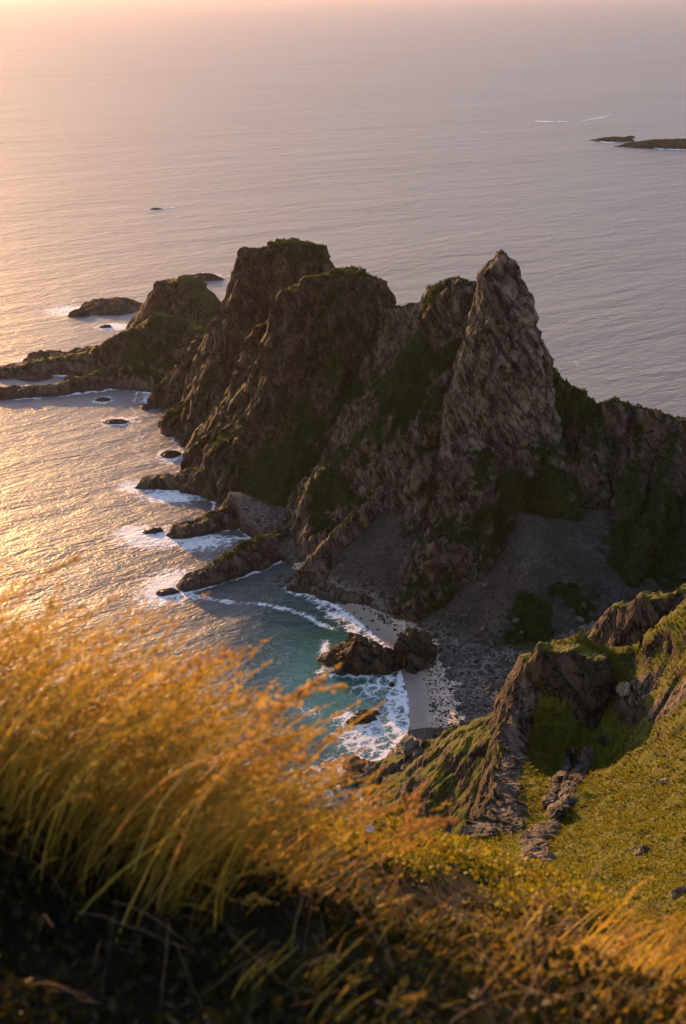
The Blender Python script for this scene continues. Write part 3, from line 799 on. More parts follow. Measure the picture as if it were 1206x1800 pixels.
def rock_mesh(name, size, seed, sub=3, planes=16, rough=0.16, mat=None, tone=0.5, turf=0.0, lobes=None, flat=0.0):
    """angular boulder: a sphere cut by random planes, then roughened; size = full width, depth, height"""
    r = np.random.default_rng(seed); d, f = ico(sub)
    nrm = r.normal(size=(planes, 3)); nrm /= np.linalg.norm(nrm, axis=1, keepdims=True)
    dist = r.uniform(0.62, 1.0, planes)
    dt = d @ nrm.T.astype(f32)
    rad = np.min(np.where(dt > 0.05, dist / np.maximum(dt, 0.05), 9), axis=1)
    rad = np.minimum(rad, 1.15)
    p = d * rad[:, None] * (np.array(size, f32) / 2)
    if lobes is not None:                                   # a long rock bulges and narrows along its length
        p[:, 2] *= np.interp(p[:, 0] / size[0] + 0.5, *lobes)
    L = float(np.mean(size)); sc = L / 6
    n = fbm(p[:, 0] / sc + seed, p[:, 1] / sc, p[:, 2] / sc, octaves=4 if sub > 3 else 3, seed=seed % 97, ridged=True)
    c1, c2, cid = worley(p[:, 0] / sc / 1.6 + seed, p[:, 1] / sc / 1.6, p[:, 2] / sc / 2.5, seed=seed % 89)
    k = rough * L * 0.35
    p = p + d * ((n * 0.7 + (cid - .5) * 1.1 - 0.7 * sstep(0.2, 0, c2 - c1)) * k * np.minimum(1, np.array(size)[2] / L * 1.4))[:, None]
    return mesh_from(name, p, f, mat or M_ROCK, False, {'tone': np.full(len(p), tone, f32) + r.uniform(-.1, .1), 'turf': np.full(len(p), turf, f32)})

def rock(name, label, cat, loc, size, seed, sub=3, rot=0.0, tilt=(0, 0), sink=0.35, group=None, **kw):
    me = rock_mesh(name, size, seed, sub, **kw)
    o = link(name, me, None, label, cat, group)
    o.location = (loc[0], loc[1], loc[2] + size[2] * (0.5 - sink)); o.rotation_euler = (tilt[0], tilt[1], rot)
    return o

def skerry_mesh(name, w, dep, h, seed, turf=0.0, n=56):
    g = np.linspace(-1.15, 1.15, n); A, Bq = np.meshgrid(g, g)
    wa = 0.5 * fbm(A * 1.7 + seed, Bq * 1.6, octaves=3, seed=seed % 71); wb_ = 0.5 * fbm(A * 1.7, Bq * 1.6 + seed, octaves=3, seed=seed % 71 + 9)
    rr_ = np.hypot(A + wa, Bq + wb_)
    ca, sa = math.cos(.6), math.sin(.6)
    st = fbm((A * ca + Bq * sa) * 3.5 + seed, (Bq * ca - A * sa) * 1.2, octaves=4, seed=seed % 53, ridged=True)
    top = np.clip(1 - rr_ ** 2.2, -1, 1)
    Z = h * (np.sign(top) * np.abs(top) ** 0.7 * (0.45 + 0.55 * st) - 0.08) + 0.22 * h * fbm(A * 9, Bq * 9, octaves=2, seed=seed % 31, ridged=True)
    Z = Z + 0.25 * h * A * np.cos(seed)
    V = np.stack([A.ravel() * w / 2, Bq.ravel() * dep / 2, Z.ravel()], 1)
    kk = np.arange(n * n).reshape(n, n); Fq = np.stack([kk[:-1, :-1], kk[:-1, 1:], kk[1:, 1:], kk[1:, :-1]], -1).reshape(-1, 4)
    Fq = Fq[(V[Fq, 2] > -0.6).any(1)]
    return mesh_from(name, V, Fq, M_ROCK, False, {'turf': np.full(len(V), turf, f32), 'tone': np.full(len(V), .5, f32)})

def sea_rock(label, u, v, w, dep, h, seed, sub=4, rot=0.0, name='sea_rock', **kw):
    if name != 'cove_rock' and h < 30 and 'sink' not in kw:
        me = skerry_mesh(name, w * 1.1, dep * 1.35, h * 0.45, seed, kw.get('turf', 0.0), 40 if w < 12 else 64)
        p = sea_at(u, v); o = link(name, me, None, label, 'rock', loc=(p[0], p[1], 0.0)); o.rotation_euler = (0, 0, rot); return o
    return rock(name, label, 'rock', sea_at(u, v), (w, dep, h), seed, sub, rot, **kw)

sea_rock('small low islet far out, left of the larger islet, surf at its tip', 1076, 247, 50, 24, 11, 301, 4, 0.1, 'rocky_islet', turf=0.7)
sea_rock('larger dark islet far out at the right edge of the picture', 1174, 257, 125, 40, 20, 302, 5, 0.05, 'rocky_islet', turf=0.9)
sea_rock('tiny dark rock between the two far islets', 1108, 242, 12, 10, 6, 303, 3)
sea_rock('tiny half-sunk rock in a breaking wave, farthest out on the golden water', 276, 368, 10, 6, 3.4, 304, 3)
sea_rock('flat dark rock in open water just behind the seaward hump', 364, 490, 21, 12, 9, 305, 4, -0.05)
sea_rock('long low rock in surf to the left of the seaward hump', 200, 541, 38, 30, 12, 306, 5, 0.15, 'rocky_islet')
sea_rock('round dark rock in white surf left of the long low rock', 138, 553, 13, 9, 8, 307, 4)
sea_rock('small black rock beside the surf under the seaward hump', 185, 575, 7, 4, 3.4, 308, 3)
sea_rock('dark rock at the end of the upper rock tongue, cut by the left edge', 14, 658, 22, 15, 8, 309, 4, 0.2)
sea_rock('broad dark rock slab at the end of the lower rock tongue at the left edge', 22, 693, 26, 14, 8.5, 310, 4, 0.1)
sea_rock('rounded rock back lying on the upper rock tongue', 92, 632, 26, 18, 11, 311, 5, 0.3)
sea_rock('low dark ledge in the gap between the two rock tongues', 62, 664, 16, 10, 6, 341, 4, 0.2)
sea_rock('humped dark rock on the middle of the lower rock tongue', 150, 668, 20, 12, 10, 342, 4, 0.3)
sea_rock('small dark rock off the seaward foot of the flat-topped peak', 262, 716, 9, 6, 4, 343, 3)
sea_rock('small dark rock in the surf below the rounded peak', 300, 800, 9, 6, 4.5, 344, 3, 0.4)
sea_rock('small dark rock ringed by foam, upper of two in the left bay', 182, 703, 7, 5, 3.0, 312, 3)
sea_rock('flat dark rock ringed by foam, lower of two in the left bay', 202, 742, 11, 6, 3.2, 313, 4)
sea_rock('small dark rocks in the surf off the low grassy rock', 292, 1042, 8, 4, 2.6, 314, 3, 0.5)
sea_rock('dark rock breaking the surf off the long rock shelf', 268, 934, 7, 4, 2.6, 315, 3, 0.4)
sea_rock('dark elongated rock in the white surf in front of the lower beach', 637, 1266, 8.2, 3.4, 3.4, 316, 4, 0.45)
sea_rock('thin dark rock touching the back of the elongated rock in the surf', 648, 1254, 7.0, 2.4, 2.0, 317, 4, 0.05)
sea_rock('tan-topped boulder standing alone in foam nearest the viewer', 524, 1400, 4.6, 3.6, 4.0, 318, 4, 0.4)
sea_rock('small black rock on the wet sand beside the lobed rock', 688, 1206, 1.9, 1.5, 1.7, 319, 3, sink=0.2)
o = sea_rock('large pale lobed rock standing in the teal water of the cove', 634, 1168, 27, 12, 12.5, 320, 6, 0.02, 'cove_rock', turf=0.55, lobes=([0, .25, .5, .62, .8, 1], [.75, .95, 1.1, .95, .85, .8]), rough=0.34, planes=12)
sea_rock('grass-capped rock at the beach end of the large lobed rock', 722, 1166, 14.5, 14, 16, 321, 6, 0.5, 'cove_rock', turf=1.0, rough=0.34, planes=12)

k = 400
BIG = [(622, 1352, 5.6, 'large round dark boulder at the left end of the boulder row by the surf'), (655, 1359, 5.4, 'large dark boulder in the middle of the boulder row by the surf'),
       (722, 1322, 6.4, 'biggest dark boulder, where the surf meets the foot of the grassy spur')]
SMALL = sorted([(676, 1361, 3.2), (690, 1354, 3.6), (706, 1345, 3.2), (735, 1332, 4.2), (638, 1344, 2.4), (610, 1368, 2.8), (643, 1372, 3.0),
                (700, 1330, 2.6), (600, 1378, 2.4), (628, 1374, 2.6), (665, 1376, 2.6), (745, 1312, 2.4), (585, 1386, 2.2), (712, 1355, 2.4)])
for (u, v, w, lab) in BIG + [(u, v, w, 'small dark wet boulder by the surf below the spur, %s' % nth(i, len(SMALL))) for i, (u, v, w) in enumerate(SMALL)]:
    k += 1; p = hit(u, v, 300, 420); r = random.Random(k)
    rock('boulder', lab, 'boulder', (p[0], p[1], max(0, ground_z(p[0], p[1]))), (w, w * r.uniform(.75, 1), w * r.uniform(.7, .9)), k, 3, r.uniform(0, 3), group='boulders by the surf',
         sink=0.25, mat=M_DARK, tone=r.uniform(.2, .8), rough=0.2, planes=11)
FT = sorted([(492, 1012, 2.6), (502, 1022, 3.0), (513, 1016, 2.6), (508, 1030, 2.4), (518, 1028, 2.2), (496, 1028, 2.2), (486, 1022, 2.0), (520, 1006, 1.9)])
for i, (u, v, w) in enumerate(FT):
    k += 1; p = hit(u, v, 400, 560); r = random.Random(k)
    rock('boulder', 'pale squared boulder at the seaward foot of the sunlit fin, %s' % nth(i, len(FT)), 'boulder', p, (w, w * .9, w * .8), k, 3, r.uniform(0, 3), group='pale boulders at the fin foot', sink=0.3, mat=M_STONE, tone=r.uniform(.8, 1.0), rough=0.12, planes=9)
DS = sorted([(660, 1066, 1.5), (640, 1072, 1.2), (668, 1084, 1.7), (676, 1096, 1.3), (690, 1078, 1.4), (655, 1092, 1.2), (634, 1088, 1.1), (704, 1088, 1.5), (646, 1104, 1.1), (664, 1108, 1.2), (694, 1100, 1.0), (622, 1078, 1.0)])
for i, (u, v, w) in enumerate(DS):
    k += 1; p = hit(u, v, 380, 520); r = random.Random(k)
    rock('stone', 'small dark stone on the pale sand of the upper beach, %s' % nth(i, len(DS)), 'stone', p, (w, w * .9, w * .8), k, 2, r.uniform(0, 3), group='dark stones on the upper beach', sink=0.25, mat=M_DARK, tone=r.uniform(.2, .7), rough=0.12)
r = random.Random(5)
BL = sorted([(r.uniform(690, 1040), r.uniform(1000, 1125), r.uniform(1.4, 2.8)) for i in range(18)])
for i, (u, v, w) in enumerate(BL):
    k += 1; r = random.Random(k); p = hit(u, v, 380, 560)
    rock('boulder', 'grey block lying loose on the scree below the spire, %s' % nth(i, len(BL)), 'boulder', p, (w, w * r.uniform(.7, 1), w * .75), k, 2, r.uniform(0, 3), group='loose blocks on the scree', sink=0.25, mat=M_STONE, tone=r.uniform(.5, 1.0), rough=0.14, planes=9)

# pale slabs and stones in the sunlit hillside
def slope_rock(label, u, v, size, tone, sub=4, rot=0.0, tilt=(0, 0), name='rock_outcrop', group=None, mat=None, sink=0.45):
    global k
    k += 1; p = hit(u, v, 30, 330); e = 2.5
    nrm = Vector((-(ground_z(p[0] + e, p[1]) - ground_z(p[0] - e, p[1])) / (2 * e), -(ground_z(p[0], p[1] + e) - ground_z(p[0], p[1] - e)) / (2 * e), 1)).normalized()
    me = rock_mesh(name, size, k, sub, planes=11, mat=mat or M_OUT, tone=tone, rough=0.22)
    o = link(name, me, None, label, 'rock', group)
    R = nrm.to_track_quat('Z', 'Y').to_matrix().to_4x4()
    o.matrix_world = Matrix.Translation(Vector(p) + nrm * size[2] * (0.5 - sink)) @ R @ Matrix.Rotation(rot, 4, 'Z') @ Matrix.Rotation(tilt[0], 4, 'X') @ Matrix.Rotation(tilt[1], 4, 'Y')
    return o
slope_rock('pale rock tooth among grasses at the right edge of the picture', 1196, 1578, (0.8, 2.2, 1.2), 0.9, 4, 0.2, (0.3, 0.1), sink=0.35)
slope_rock('pale ledge on the grassy crest right of the knob', 1098, 1212, (4.0, 3.0, 1.6), 0.8, 4, 0.3)
slope_rock('dark ledge in the grass near the right edge below the crest', 1180, 1248, (6.0, 3.0, 2.0), 0.25, 4, 0.4)
slope_rock('brown rock hump in the middle of the sunlit hillside', 1128, 1500, (2.2, 1.6, 1.6), 0.35, 4, 0.2)
r = random.Random(77); ST = []
while len(ST) < 18:
    u, v = r.uniform(960, 1200), r.uniform(1345, 1640)
    if u < 1040 and v < 1440: continue
    ST.append((u, v, r.choice([0.5, 0.6, 0.8, 1.1]) * (0.7 if v > 1520 else 1.0), r.uniform(.2, .95)))
ST.sort()
for i, (u, v, w, tn) in enumerate(ST):
    slope_rock('small %s stone half buried in the sunlit hillside grass, %s' % ('pale' if tn > .55 else 'dark', nth(i, len(ST))), u, v, (w * 1.4, w, w * .8), tn, 3, i * 0.7, name='stone', group='stones in the hillside grass', sink=0.5)

# loose stones of scree and shingle
def scatter_blocks(name, P, S, label, seed, mat, parent=None):
    r = np.random.default_rng(seed); n = len(P)
    cube = np.array([[-1, -1, -1], [1, -1, -1], [1, 1, -1], [-1, 1, -1], [-1, -1, 1], [1, -1, 1], [1, 1, 1], [-1, 1, 1]], f32) * 0.5
    fc = np.array([[0, 3, 2, 1], [4, 5, 6, 7], [0, 1, 5, 4], [1, 2, 6, 5], [2, 3, 7, 6], [3, 0, 4, 7]], np.int32)
    V = cube[None] * (1 + r.uniform(-.45, .45, (n, 8, 3))) * (S[:, None] * r.uniform(.6, 1.2, (n, 3)))[:, None, :]
    a, b, c = r.uniform(0, 6.3, (3, n)); 
    def rotm(A, i, j):
        R = np.tile(np.eye(3), (n, 1, 1)); R[:, i, i] = np.cos(A); R[:, j, j] = np.cos(A); R[:, i, j] = -np.sin(A); R[:, j, i] = np.sin(A); return R
    R = rotm(a, 0, 1) @ rotm(b, 1, 2) @ rotm(c, 0, 2)
    V = np.einsum('nij,nkj->nki', R, V) + P[:, None, :]
    F = fc[None] + (np.arange(n) * 8)[:, None, None]
    tone = np.repeat(np.clip(r.beta(2, 2.2, n), 0, 1), 8)
    me = mesh_from(name, V.reshape(-1, 3), F.reshape(-1, 4), mat, False, {'tone': tone})
    return link(name, me, parent, label, kind='stuff')
cand = np.where((scr > 0.5) & (pos[:, 2] > 0.5) & (grass < 0.5))[0]
ch = rng.choice(cand, 21000, replace=True)
P = pos[ch] + rng.uniform(-.4, .4, (len(ch), 3)) * np.array([1, 1, 0])
S = np.clip(rng.lognormal(-1.0, 0.50, len(ch)) * np.interp(P[:, 2], [1, 5, 11, 30], [0.7, 1.2, 0.6, 0.42]), 0.15, 1.9)
scatter_blocks('scree_stones', P, S, 'grey loose stones covering the scree and the shingle', 5, M_STONE)

# ------------------------------------------------------------------ far surf
def make_foam_material():
    N = Nodes('white_surf'); n = N.noise(N.coord(), 0.6, 4, 0.6)
    return N.done(N.bsdf(N.mix(n, (0.62, 0.60, 0.60), (0.82, 0.80, 0.79)), 0.7, N.bump(n, 0.6, 0.3), 0.3))
M_FOAM = make_foam_material()
def surf_strip(name, label, pts, w, seed):
    """a low crest of broken water following a line on the sea"""
    P = [np.array(sea_at(*p)) for p in pts]; r = np.random.default_rng(seed)
    L = [0.0]
    for a, b in zip(P[:-1], P[1:]): L.append(L[-1] + np.linalg.norm(b - a))
    n = max(12, int(L[-1] / 2.2)); V = []; F = []
    for i in range(n + 1):
        t = L[-1] * i / n
        c = np.array([np.interp(t, L, [p[a] for p in P]) for a in range(3)])
        k_ = math.sin(math.pi * min(1, max(0, i / n))) ** 0.4
        ww = w * k_ * max(0.05, 0.55 + 0.9 * float(perlin(np.array([i * .31 + seed]), np.array([seed * 1.7]))[0])) 
        off = 0.6 * w * float(perlin(np.array([i * .17 + seed]), np.array([3.3]))[0])
        for j, (s_, zz) in enumerate(((-1, 0.02), (-.35, .5), (.3, .6), (1, 0.02))):
            V.append((c[0], c[1] + off + s_ * ww + r.uniform(-.2, .2) * ww, 0.05 + zz * min(1, ww / 3)))
        if i < n:
            for j in range(3): F.append((i * 4 + j, (i + 1) * 4 + j, (i + 1) * 4 + j + 1, i * 4 + j + 1))
    link(name, mesh_from(name, np.array(V), np.array(F), M_FOAM, True), None, label, kind='stuff')
surf_strip('breaking_wave', 'white breaking wave far out on the mauve water', [(938, 213), (965, 214), (1000, 214.5)], 9, 1)
surf_strip('breaking_wave', 'thin trailing foam right of the far breaking wave', [(1018, 213), (1046, 209), (1060, 207), (1078, 202)], 6, 2)
surf_strip('breaking_wave', 'white surf on the left tip of the smaller far islet', [(1036, 246), (1052, 248), (1068, 251), (1088, 250)], 7, 3)
surf_strip('breaking_wave', 'surf along the near shore of the larger far islet', [(1108, 254), (1130, 258), (1160, 262), (1215, 264)], 6, 4)
surf_strip('breaking_wave', 'small white breaker on the golden water far behind the headland', [(250, 369), (275, 370), (300, 366), (322, 363)], 4, 5)
surf_strip('breaking_wave', 'surf around the flat rock behind the seaward hump', [(338, 486), (350, 484), (380, 485), (398, 489)], 3, 6)

# ------------------------------------------------------------------ foreground ground
NEAR = np.array([at(*p) for p in [
    (0, 1800, 3.0), (600, 1800, 3.1), (1206, 1800, 3.4), (300, 1690, 3.5), (0, 1620, 3.6), (600, 1620, 5.0), (780, 1665, 4.8), (920, 1705, 4.4), (1060, 1748, 4.0),
    (0, 1450, 4.2), (250, 1462, 4.5), (420, 1470, 5.3), (530, 1462, 7.6), (650, 1464, 8.0), (760, 1508, 7.6), (880, 1570, 7.0), (980, 1645, 6.0), (1100, 1742, 4.9), (1206, 1790, 4.2), (-150, 1440, 4.2)]] +
    [(0, 0.6, 198.4), (-3, 1, 198.5), (3, 1, 198.3), (-1.5, 6.0, 196.4), (-3, 6.2, 196.2), (0.2, 11, 192.0), (2.5, 9.5, 192.6), (-2, 9.5, 192.4), (3.2, 6.5, 194.6), (4.5, 4.5, 195.6), (-4.5, 4, 197.2), (4, 10.5, 190.5), (-4, 11, 190)])
def near_z(x, y):
    n = len(NEAR); r = NEAR_W[n] + NEAR_W[n + 1] * x + NEAR_W[n + 2] * y
    for i in range(n):
        d2 = (x - NEAR[i, 0]) ** 2 + (y - NEAR[i, 1]) ** 2 + 1e-6
        r = r + NEAR_W[i] * 0.5 * d2 * np.log(d2)
    return r + 0.10 * fbm(x / 0.9, y / 0.9, octaves=3, seed=141)
def tps_fit2(P, reg):
    n = len(P); d = np.hypot(P[:, None, 0] - P[None, :, 0], P[:, None, 1] - P[None, :, 1])
    K = np.where(d > 0, d ** 2 * np.log(d + 1e-9), 0) + np.eye(n) * reg
    A = np.zeros((n + 3, n + 3)); A[:n, :n] = K; A[:n, n] = 1; A[:n, n + 1:] = P[:, :2]; A[n, :n] = 1; A[n + 1:, :n] = P[:, :2].T
    return np.linalg.solve(A, np.r_[P[:, 2], 0, 0, 0])
NEAR_W = tps_fit2(NEAR, 0.02)
gxs = np.arange(-5, 5.01, 0.07); gys = np.arange(0.5, 11.5, 0.07)
GX, GY = np.meshgrid(gxs, gys)
GZ = near_z(GX, GY) + 0.03 * fbm(GX / 0.2, GY / 0.2, octaves=2, seed=142)
gi = np.arange(GX.size).reshape(GX.shape)
gq = np.stack([gi[:-1, :-1], gi[:-1, 1:], gi[1:, 1:], gi[1:, :-1]], -1).reshape(-1, 4)
def make_soil():
    N = Nodes('heath_soil'); co = N.coord()
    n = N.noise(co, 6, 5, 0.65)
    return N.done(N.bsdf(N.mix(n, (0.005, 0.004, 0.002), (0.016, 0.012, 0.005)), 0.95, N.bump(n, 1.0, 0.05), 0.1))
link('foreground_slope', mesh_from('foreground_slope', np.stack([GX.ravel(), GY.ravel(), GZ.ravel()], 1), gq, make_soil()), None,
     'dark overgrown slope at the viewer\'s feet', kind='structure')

# ------------------------------------------------------------------ foreground plants
class Blades:
    def __init__(self): self.V = []; self.F = []; self.T = []; self.n = 0
    def add(self, V, F, T):
        self.V.append(V.reshape(-1, 3)); self.F.append(F + self.n); self.T.append(T.reshape(-1, 3)); self.n += V.reshape(-1, 3).shape[0]
    def mesh(self, name):
        return mesh_from(name, np.concatenate(self.V), np.concatenate(self.F), M_BLADE, True, {'tint': np.concatenate(self.T)})

def curves(root, length, az, th0, th1, segs, r, wob=0.10):
    """bent stems: root (n,3), lean azimuth az, angle from upright going th0 -> th1; returns points (n, segs+1, 3)"""
    n = len(root); s = np.linspace(0, 1, segs + 1)
    th = th0[:, None] + (th1 - th0)[:, None] * (s[None] ** 1.3) + r.normal(0, wob, (n, segs + 1))
    a = az[:, None] + r.normal(0, wob, (n, segs + 1)).cumsum(1) * 0.7
    st = (length / segs)[:, None]
    dx, dy, dz = np.sin(th) * np.cos(a) * st, np.sin(th) * np.sin(a) * st, np.cos(th) * st
    P = np.stack([np.cumsum(dx, 1), np.cumsum(dy, 1), np.cumsum(dz, 1)], -1)
    P = np.concatenate([np.zeros((n, 1, 3)), P[:, :-1]], 1)
    return P + root[:, None]

def ribbons(B, P, width, tint0, tint1, r, taper=1.0):
    """flat tapering blades along curves P"""
    n, m, _ = P.shape
    t = np.gradient(P, axis=1); t /= np.linalg.norm(t, axis=2, keepdims=True) + 1e-9
    q_ = r.normal(size=(n, 1, 3)); sd = np.cross(t, q_); sd /= np.linalg.norm(sd, axis=2, keepdims=True) + 1e-9
    w = width[:, None] * (1 - taper * np.linspace(0, 1, m)[None] ** 1.6 * 0.92)
    A = P + sd * w[..., None] / 2; Bv = P - sd * w[..., None] / 2
    V = np.stack([A, Bv], 2).reshape(n, m * 2, 3)
    i = np.arange(m - 1) * 2
    f = np.stack([i, i + 1, i + 3, i + 2], 1)
    F = (f[None] + (np.arange(n) * m * 2)[:, None, None]).reshape(-1, 4)
    s = np.linspace(0, 1, m)[None, :, None]
    T = tint0[:, None] * (1 - s) + tint1[:, None] * s
    B.add(V, F, np.repeat(T, 2, axis=1))

def spikelets(B, P, tint, r, per=18, length=0.010, wide=0.0032, frac=0.26, spread=0.012):
    """feathery seed heads on the last part of each stem"""
    n, m, _ = P.shape
    s = 1 - frac * r.uniform(0, 1, (n, per)) ** 0.9
    fi = s * (m - 1); i0 = np.clip(fi.astype(int), 0, m - 2); fr = (fi - i0)[..., None]
    ar = np.arange(n)[:, None]
    c = P[ar, i0] * (1 - fr) + P[ar, i0 + 1] * fr
    d = P[ar, i0 + 1] - P[ar, i0]; d /= np.linalg.norm(d, axis=2, keepdims=True) + 1e-9
    spread_ = spread * (0.35 + (1 - s) / frac)[..., None]
    c = c + r.normal(0, 1, c.shape) * spread_
    d = d + r.normal(0, 0.45, d.shape); d /= np.linalg.norm(d, axis=2, keepdims=True)
    u_ = np.cross(d, r.normal(size=d.shape)); u_ /= np.linalg.norm(u_, axis=2, keepdims=True)
    w_ = np.cross(d, u_); l = length * r.uniform(.7, 1.4, (n, per, 1)); wd = wide * r.uniform(.7, 1.4, (n, per, 1))
    a, b = c - d * l / 2, c + d * l / 2
    V = np.stack([a, c + u_ * wd, c + w_ * wd, c - u_ * wd, c - w_ * wd, b], 2).reshape(-1, 6, 3)
    f = np.array([[0, 1, 5, 3], [0, 2, 5, 4]])
    F = (f[None] + (np.arange(len(V)) * 6)[:, None, None]).reshape(-1, 4)
    T = np.repeat((tint[:, None] * r.uniform(.75, 1.3, (n, per, 1))).reshape(-1, 1, 3), 6, axis=1)
    B.add(V, F, T)

def on_ground(x, y, lift=-0.02):
    return np.stack([x, y, near_z(x, y) + lift], 1)

r = np.random.default_rng(17)
def tints(n, pal):
    pal = np.array(pal); w = r.dirichlet(np.ones(len(pal)) * 0.7, n)
    return (w @ pal) * r.uniform(.8, 1.2, (n, 1))
GOLD = [(0.50, 0.35, 0.04), (0.42, 0.25, 0.03), (0.58, 0.42, 0.06), (0.34, 0.22, 0.03)]
HEAD = [(0.50, 0.33, 0.05), (0.40, 0.20, 0.04), (0.60, 0.43, 0.08), (0.44, 0.25, 0.04)]
LEAF = [(0.18, 0.10, 0.018), (0.26, 0.15, 0.025), (0.11, 0.07, 0.012), (0.36, 0.22, 0.035)]

def tuft_zone(B, n, xr, yr, hr, az, th0, th1, heads=1.0, leaves=3, thick=1.0):
    # stems gather in tufts
    nt = max(1, n // 18)
    tx, ty = r.uniform(*xr, nt), r.uniform(*yr, nt)
    g = r.integers(0, nt, n)
    x, y = tx[g] + r.normal(0, .09, n), ty[g] + r.normal(0, .09, n)
    L = r.uniform(*hr, n) * (0.8 + 0.35 * r.uniform(0, 1, nt)[g])
    A = r.normal(az, 0.30, n) + r.normal(0, .15, nt)[g]
    P = curves(on_ground(x, y), L, A, np.abs(r.normal(th0, .16, n)), r.normal(th1, .22, n), 9, r, 0.05)
    ribbons(B, P, r.uniform(.0032, .0060, n) * thick, tints(n, GOLD) * 0.9, tints(n, GOLD), r, 0.8)
    hsel = r.uniform(0, 1, n) < heads
    spikelets(B, P[hsel], tints(int(hsel.sum()), HEAD), r, per=22, length=0.014 * thick, wide=0.0022 * thick, frac=0.30, spread=0.008)
    m = int(n * leaves); g = r.integers(0, nt, m)
    x, y = tx[g] + r.normal(0, .10, m), ty[g] + r.normal(0, .10, m)
    P = curves(on_ground(x, y), r.uniform(.35, .8, m) * hr[1] * 0.8, r.normal(az, .6, m), np.abs(r.normal(th0, .25, m)), r.normal(th1 + .25, .35, m), 6, r, 0.06)
    ribbons(B, P, r.uniform(.0025, .0055, m) * thick, tints(m, LEAF) * 0.8, tints(m, LEAF + GOLD), r, 1.0)

B = Blades()
# the big windswept clump on the left
tuft_zone(B, 560, (-1.75, -0.8), (3.9, 5.1), (0.50, 0.90), 0.1, 0.30, 1.15, 0.75, 1.1, 1.5)
tuft_zone(B, 400, (-1.05, -0.5), (3.7, 4.9), (0.42, 0.82), 0.1, 0.42, 1.25, 0.75, 1.1, 1.5)
tuft_zone(B, 120, (-0.55, -0.15), (3.7, 4.6), (0.34, 0.68), 0.05, 0.60, 1.35, 0.75, 1.1, 1.5)
# right foreground and thin cover on the lip
tuft_zone(B, 220, (0.8, 1.9), (3.5, 5.0), (0.25, 0.5), 0.35, 0.5, 1.3, 0.5, 2, 1.4)
tuft_zone(B, 160, (1.3, 2.8), (4.8, 6.8), (0.2, 0.42), 0.3, 0.5, 1.3, 0.5, 2, 1.2)
tuft_zone(B, 160, (-0.3, 1.6), (2.9, 4.4), (0.12, 0.30), 0.3, 0.6, 1.4, 0.3, 3, 1.2)
tuft_zone(B, 50, (-0.2, 0.9), (5.6, 7.2), (0.12, 0.24), 0.3, 0.5, 1.3, 0.6, 2)
link('tall_grass', B.mesh('tall_grass'), None, 'tall golden seeding grass bent by the wind in the left and right foreground', kind='stuff')

# low leafy cover on the slope
B = Blades()
def leaf_cover(n, xr, yr, pal, size, lift, clump=0.10):
    nt = n // 200
    tx, ty = r.uniform(*xr, nt), r.uniform(*yr, nt); hgt = r.uniform(.15, 1.25, nt)
    g = r.integers(0, nt, n)
    x, y = tx[g] + r.normal(0, clump, n), ty[g] + r.normal(0, clump, n)
    base = on_ground(x, y, 0)
    base[:, 2] += np.abs(r.uniform(0, 1, n)) * lift * hgt[g]
    d = r.normal(size=(n, 3)); d[:, 2] = np.abs(d[:, 2]) + .3; d /= np.linalg.norm(d, axis=1, keepdims=True)
    u_ = np.cross(d, r.normal(size=(n, 3))); u_ /= np.linalg.norm(u_, axis=1, keepdims=True)
    l = size * r.uniform(.6, 1.4, (n, 1)); w = l * r.uniform(.28, .5, (n, 1))
    nn = np.cross(d, u_) * l * 0.15
    V = np.stack([base, base + d * l * .45 + u_ * w + nn, base + d * l, base + d * l * .45 - u_ * w + nn], 1)
    F = np.arange(n * 4).reshape(n, 4)
    T = np.repeat(tints(n, pal)[:, None], 4, axis=1)
    B.add(V, F, T)
YG = [(0.20, 0.175, 0.006), (0.31, 0.24, 0.008), (0.095, 0.115, 0.006), (0.16, 0.10, 0.012)]
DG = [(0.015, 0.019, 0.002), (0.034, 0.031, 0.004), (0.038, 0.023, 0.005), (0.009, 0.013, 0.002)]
leaf_cover(20000, (-1.0, 1.6), (6.2, 8.6), YG, 0.030, 0.14)
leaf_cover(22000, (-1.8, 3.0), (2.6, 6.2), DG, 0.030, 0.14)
leaf_cover(1200, (0.4, 1.1), (4.2, 5.2), YG, 0.034, 0.14)
leaf_cover(5000, (0.9, 3.2), (5.6, 7.2), YG, 0.028, 0.14)
leaf_cover(6000, (0.6, 3.2), (4.0, 6.6), [(0.10, 0.075, 0.012), (0.16, 0.09, 0.02), (0.08, 0.085, 0.01)], 0.028, 0.16)
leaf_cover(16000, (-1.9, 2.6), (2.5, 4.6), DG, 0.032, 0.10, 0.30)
leaf_cover(5000, (0.9, 2.6), (3.2, 4.8), YG, 0.030, 0.10, 0.25)
# dead stalks lying about
n = 300
x, y = r.uniform(-.9, 1.5, n), r.uniform(2.9, 5.6, n)
P = curves(on_ground(x, y, 0.03), r.uniform(.15, .5, n), r.uniform(0, 6.28, n), r.uniform(.3, 1.3, n), r.uniform(.8, 1.7, n), 6, r, 0.18)
ribbons(B, P, r.uniform(.002, .0045, n), tints(n, [(0.22, 0.14, 0.08), (0.30, 0.20, 0.12), (0.16, 0.08, 0.04)]), tints(n, [(0.26, 0.17, 0.10), (0.2, .1, .05)]), r, 0.5)
link('heath_cover', B.mesh('heath_cover'), None, 'low leafy heath plants and dead stalks covering the near slope', kind='stuff')

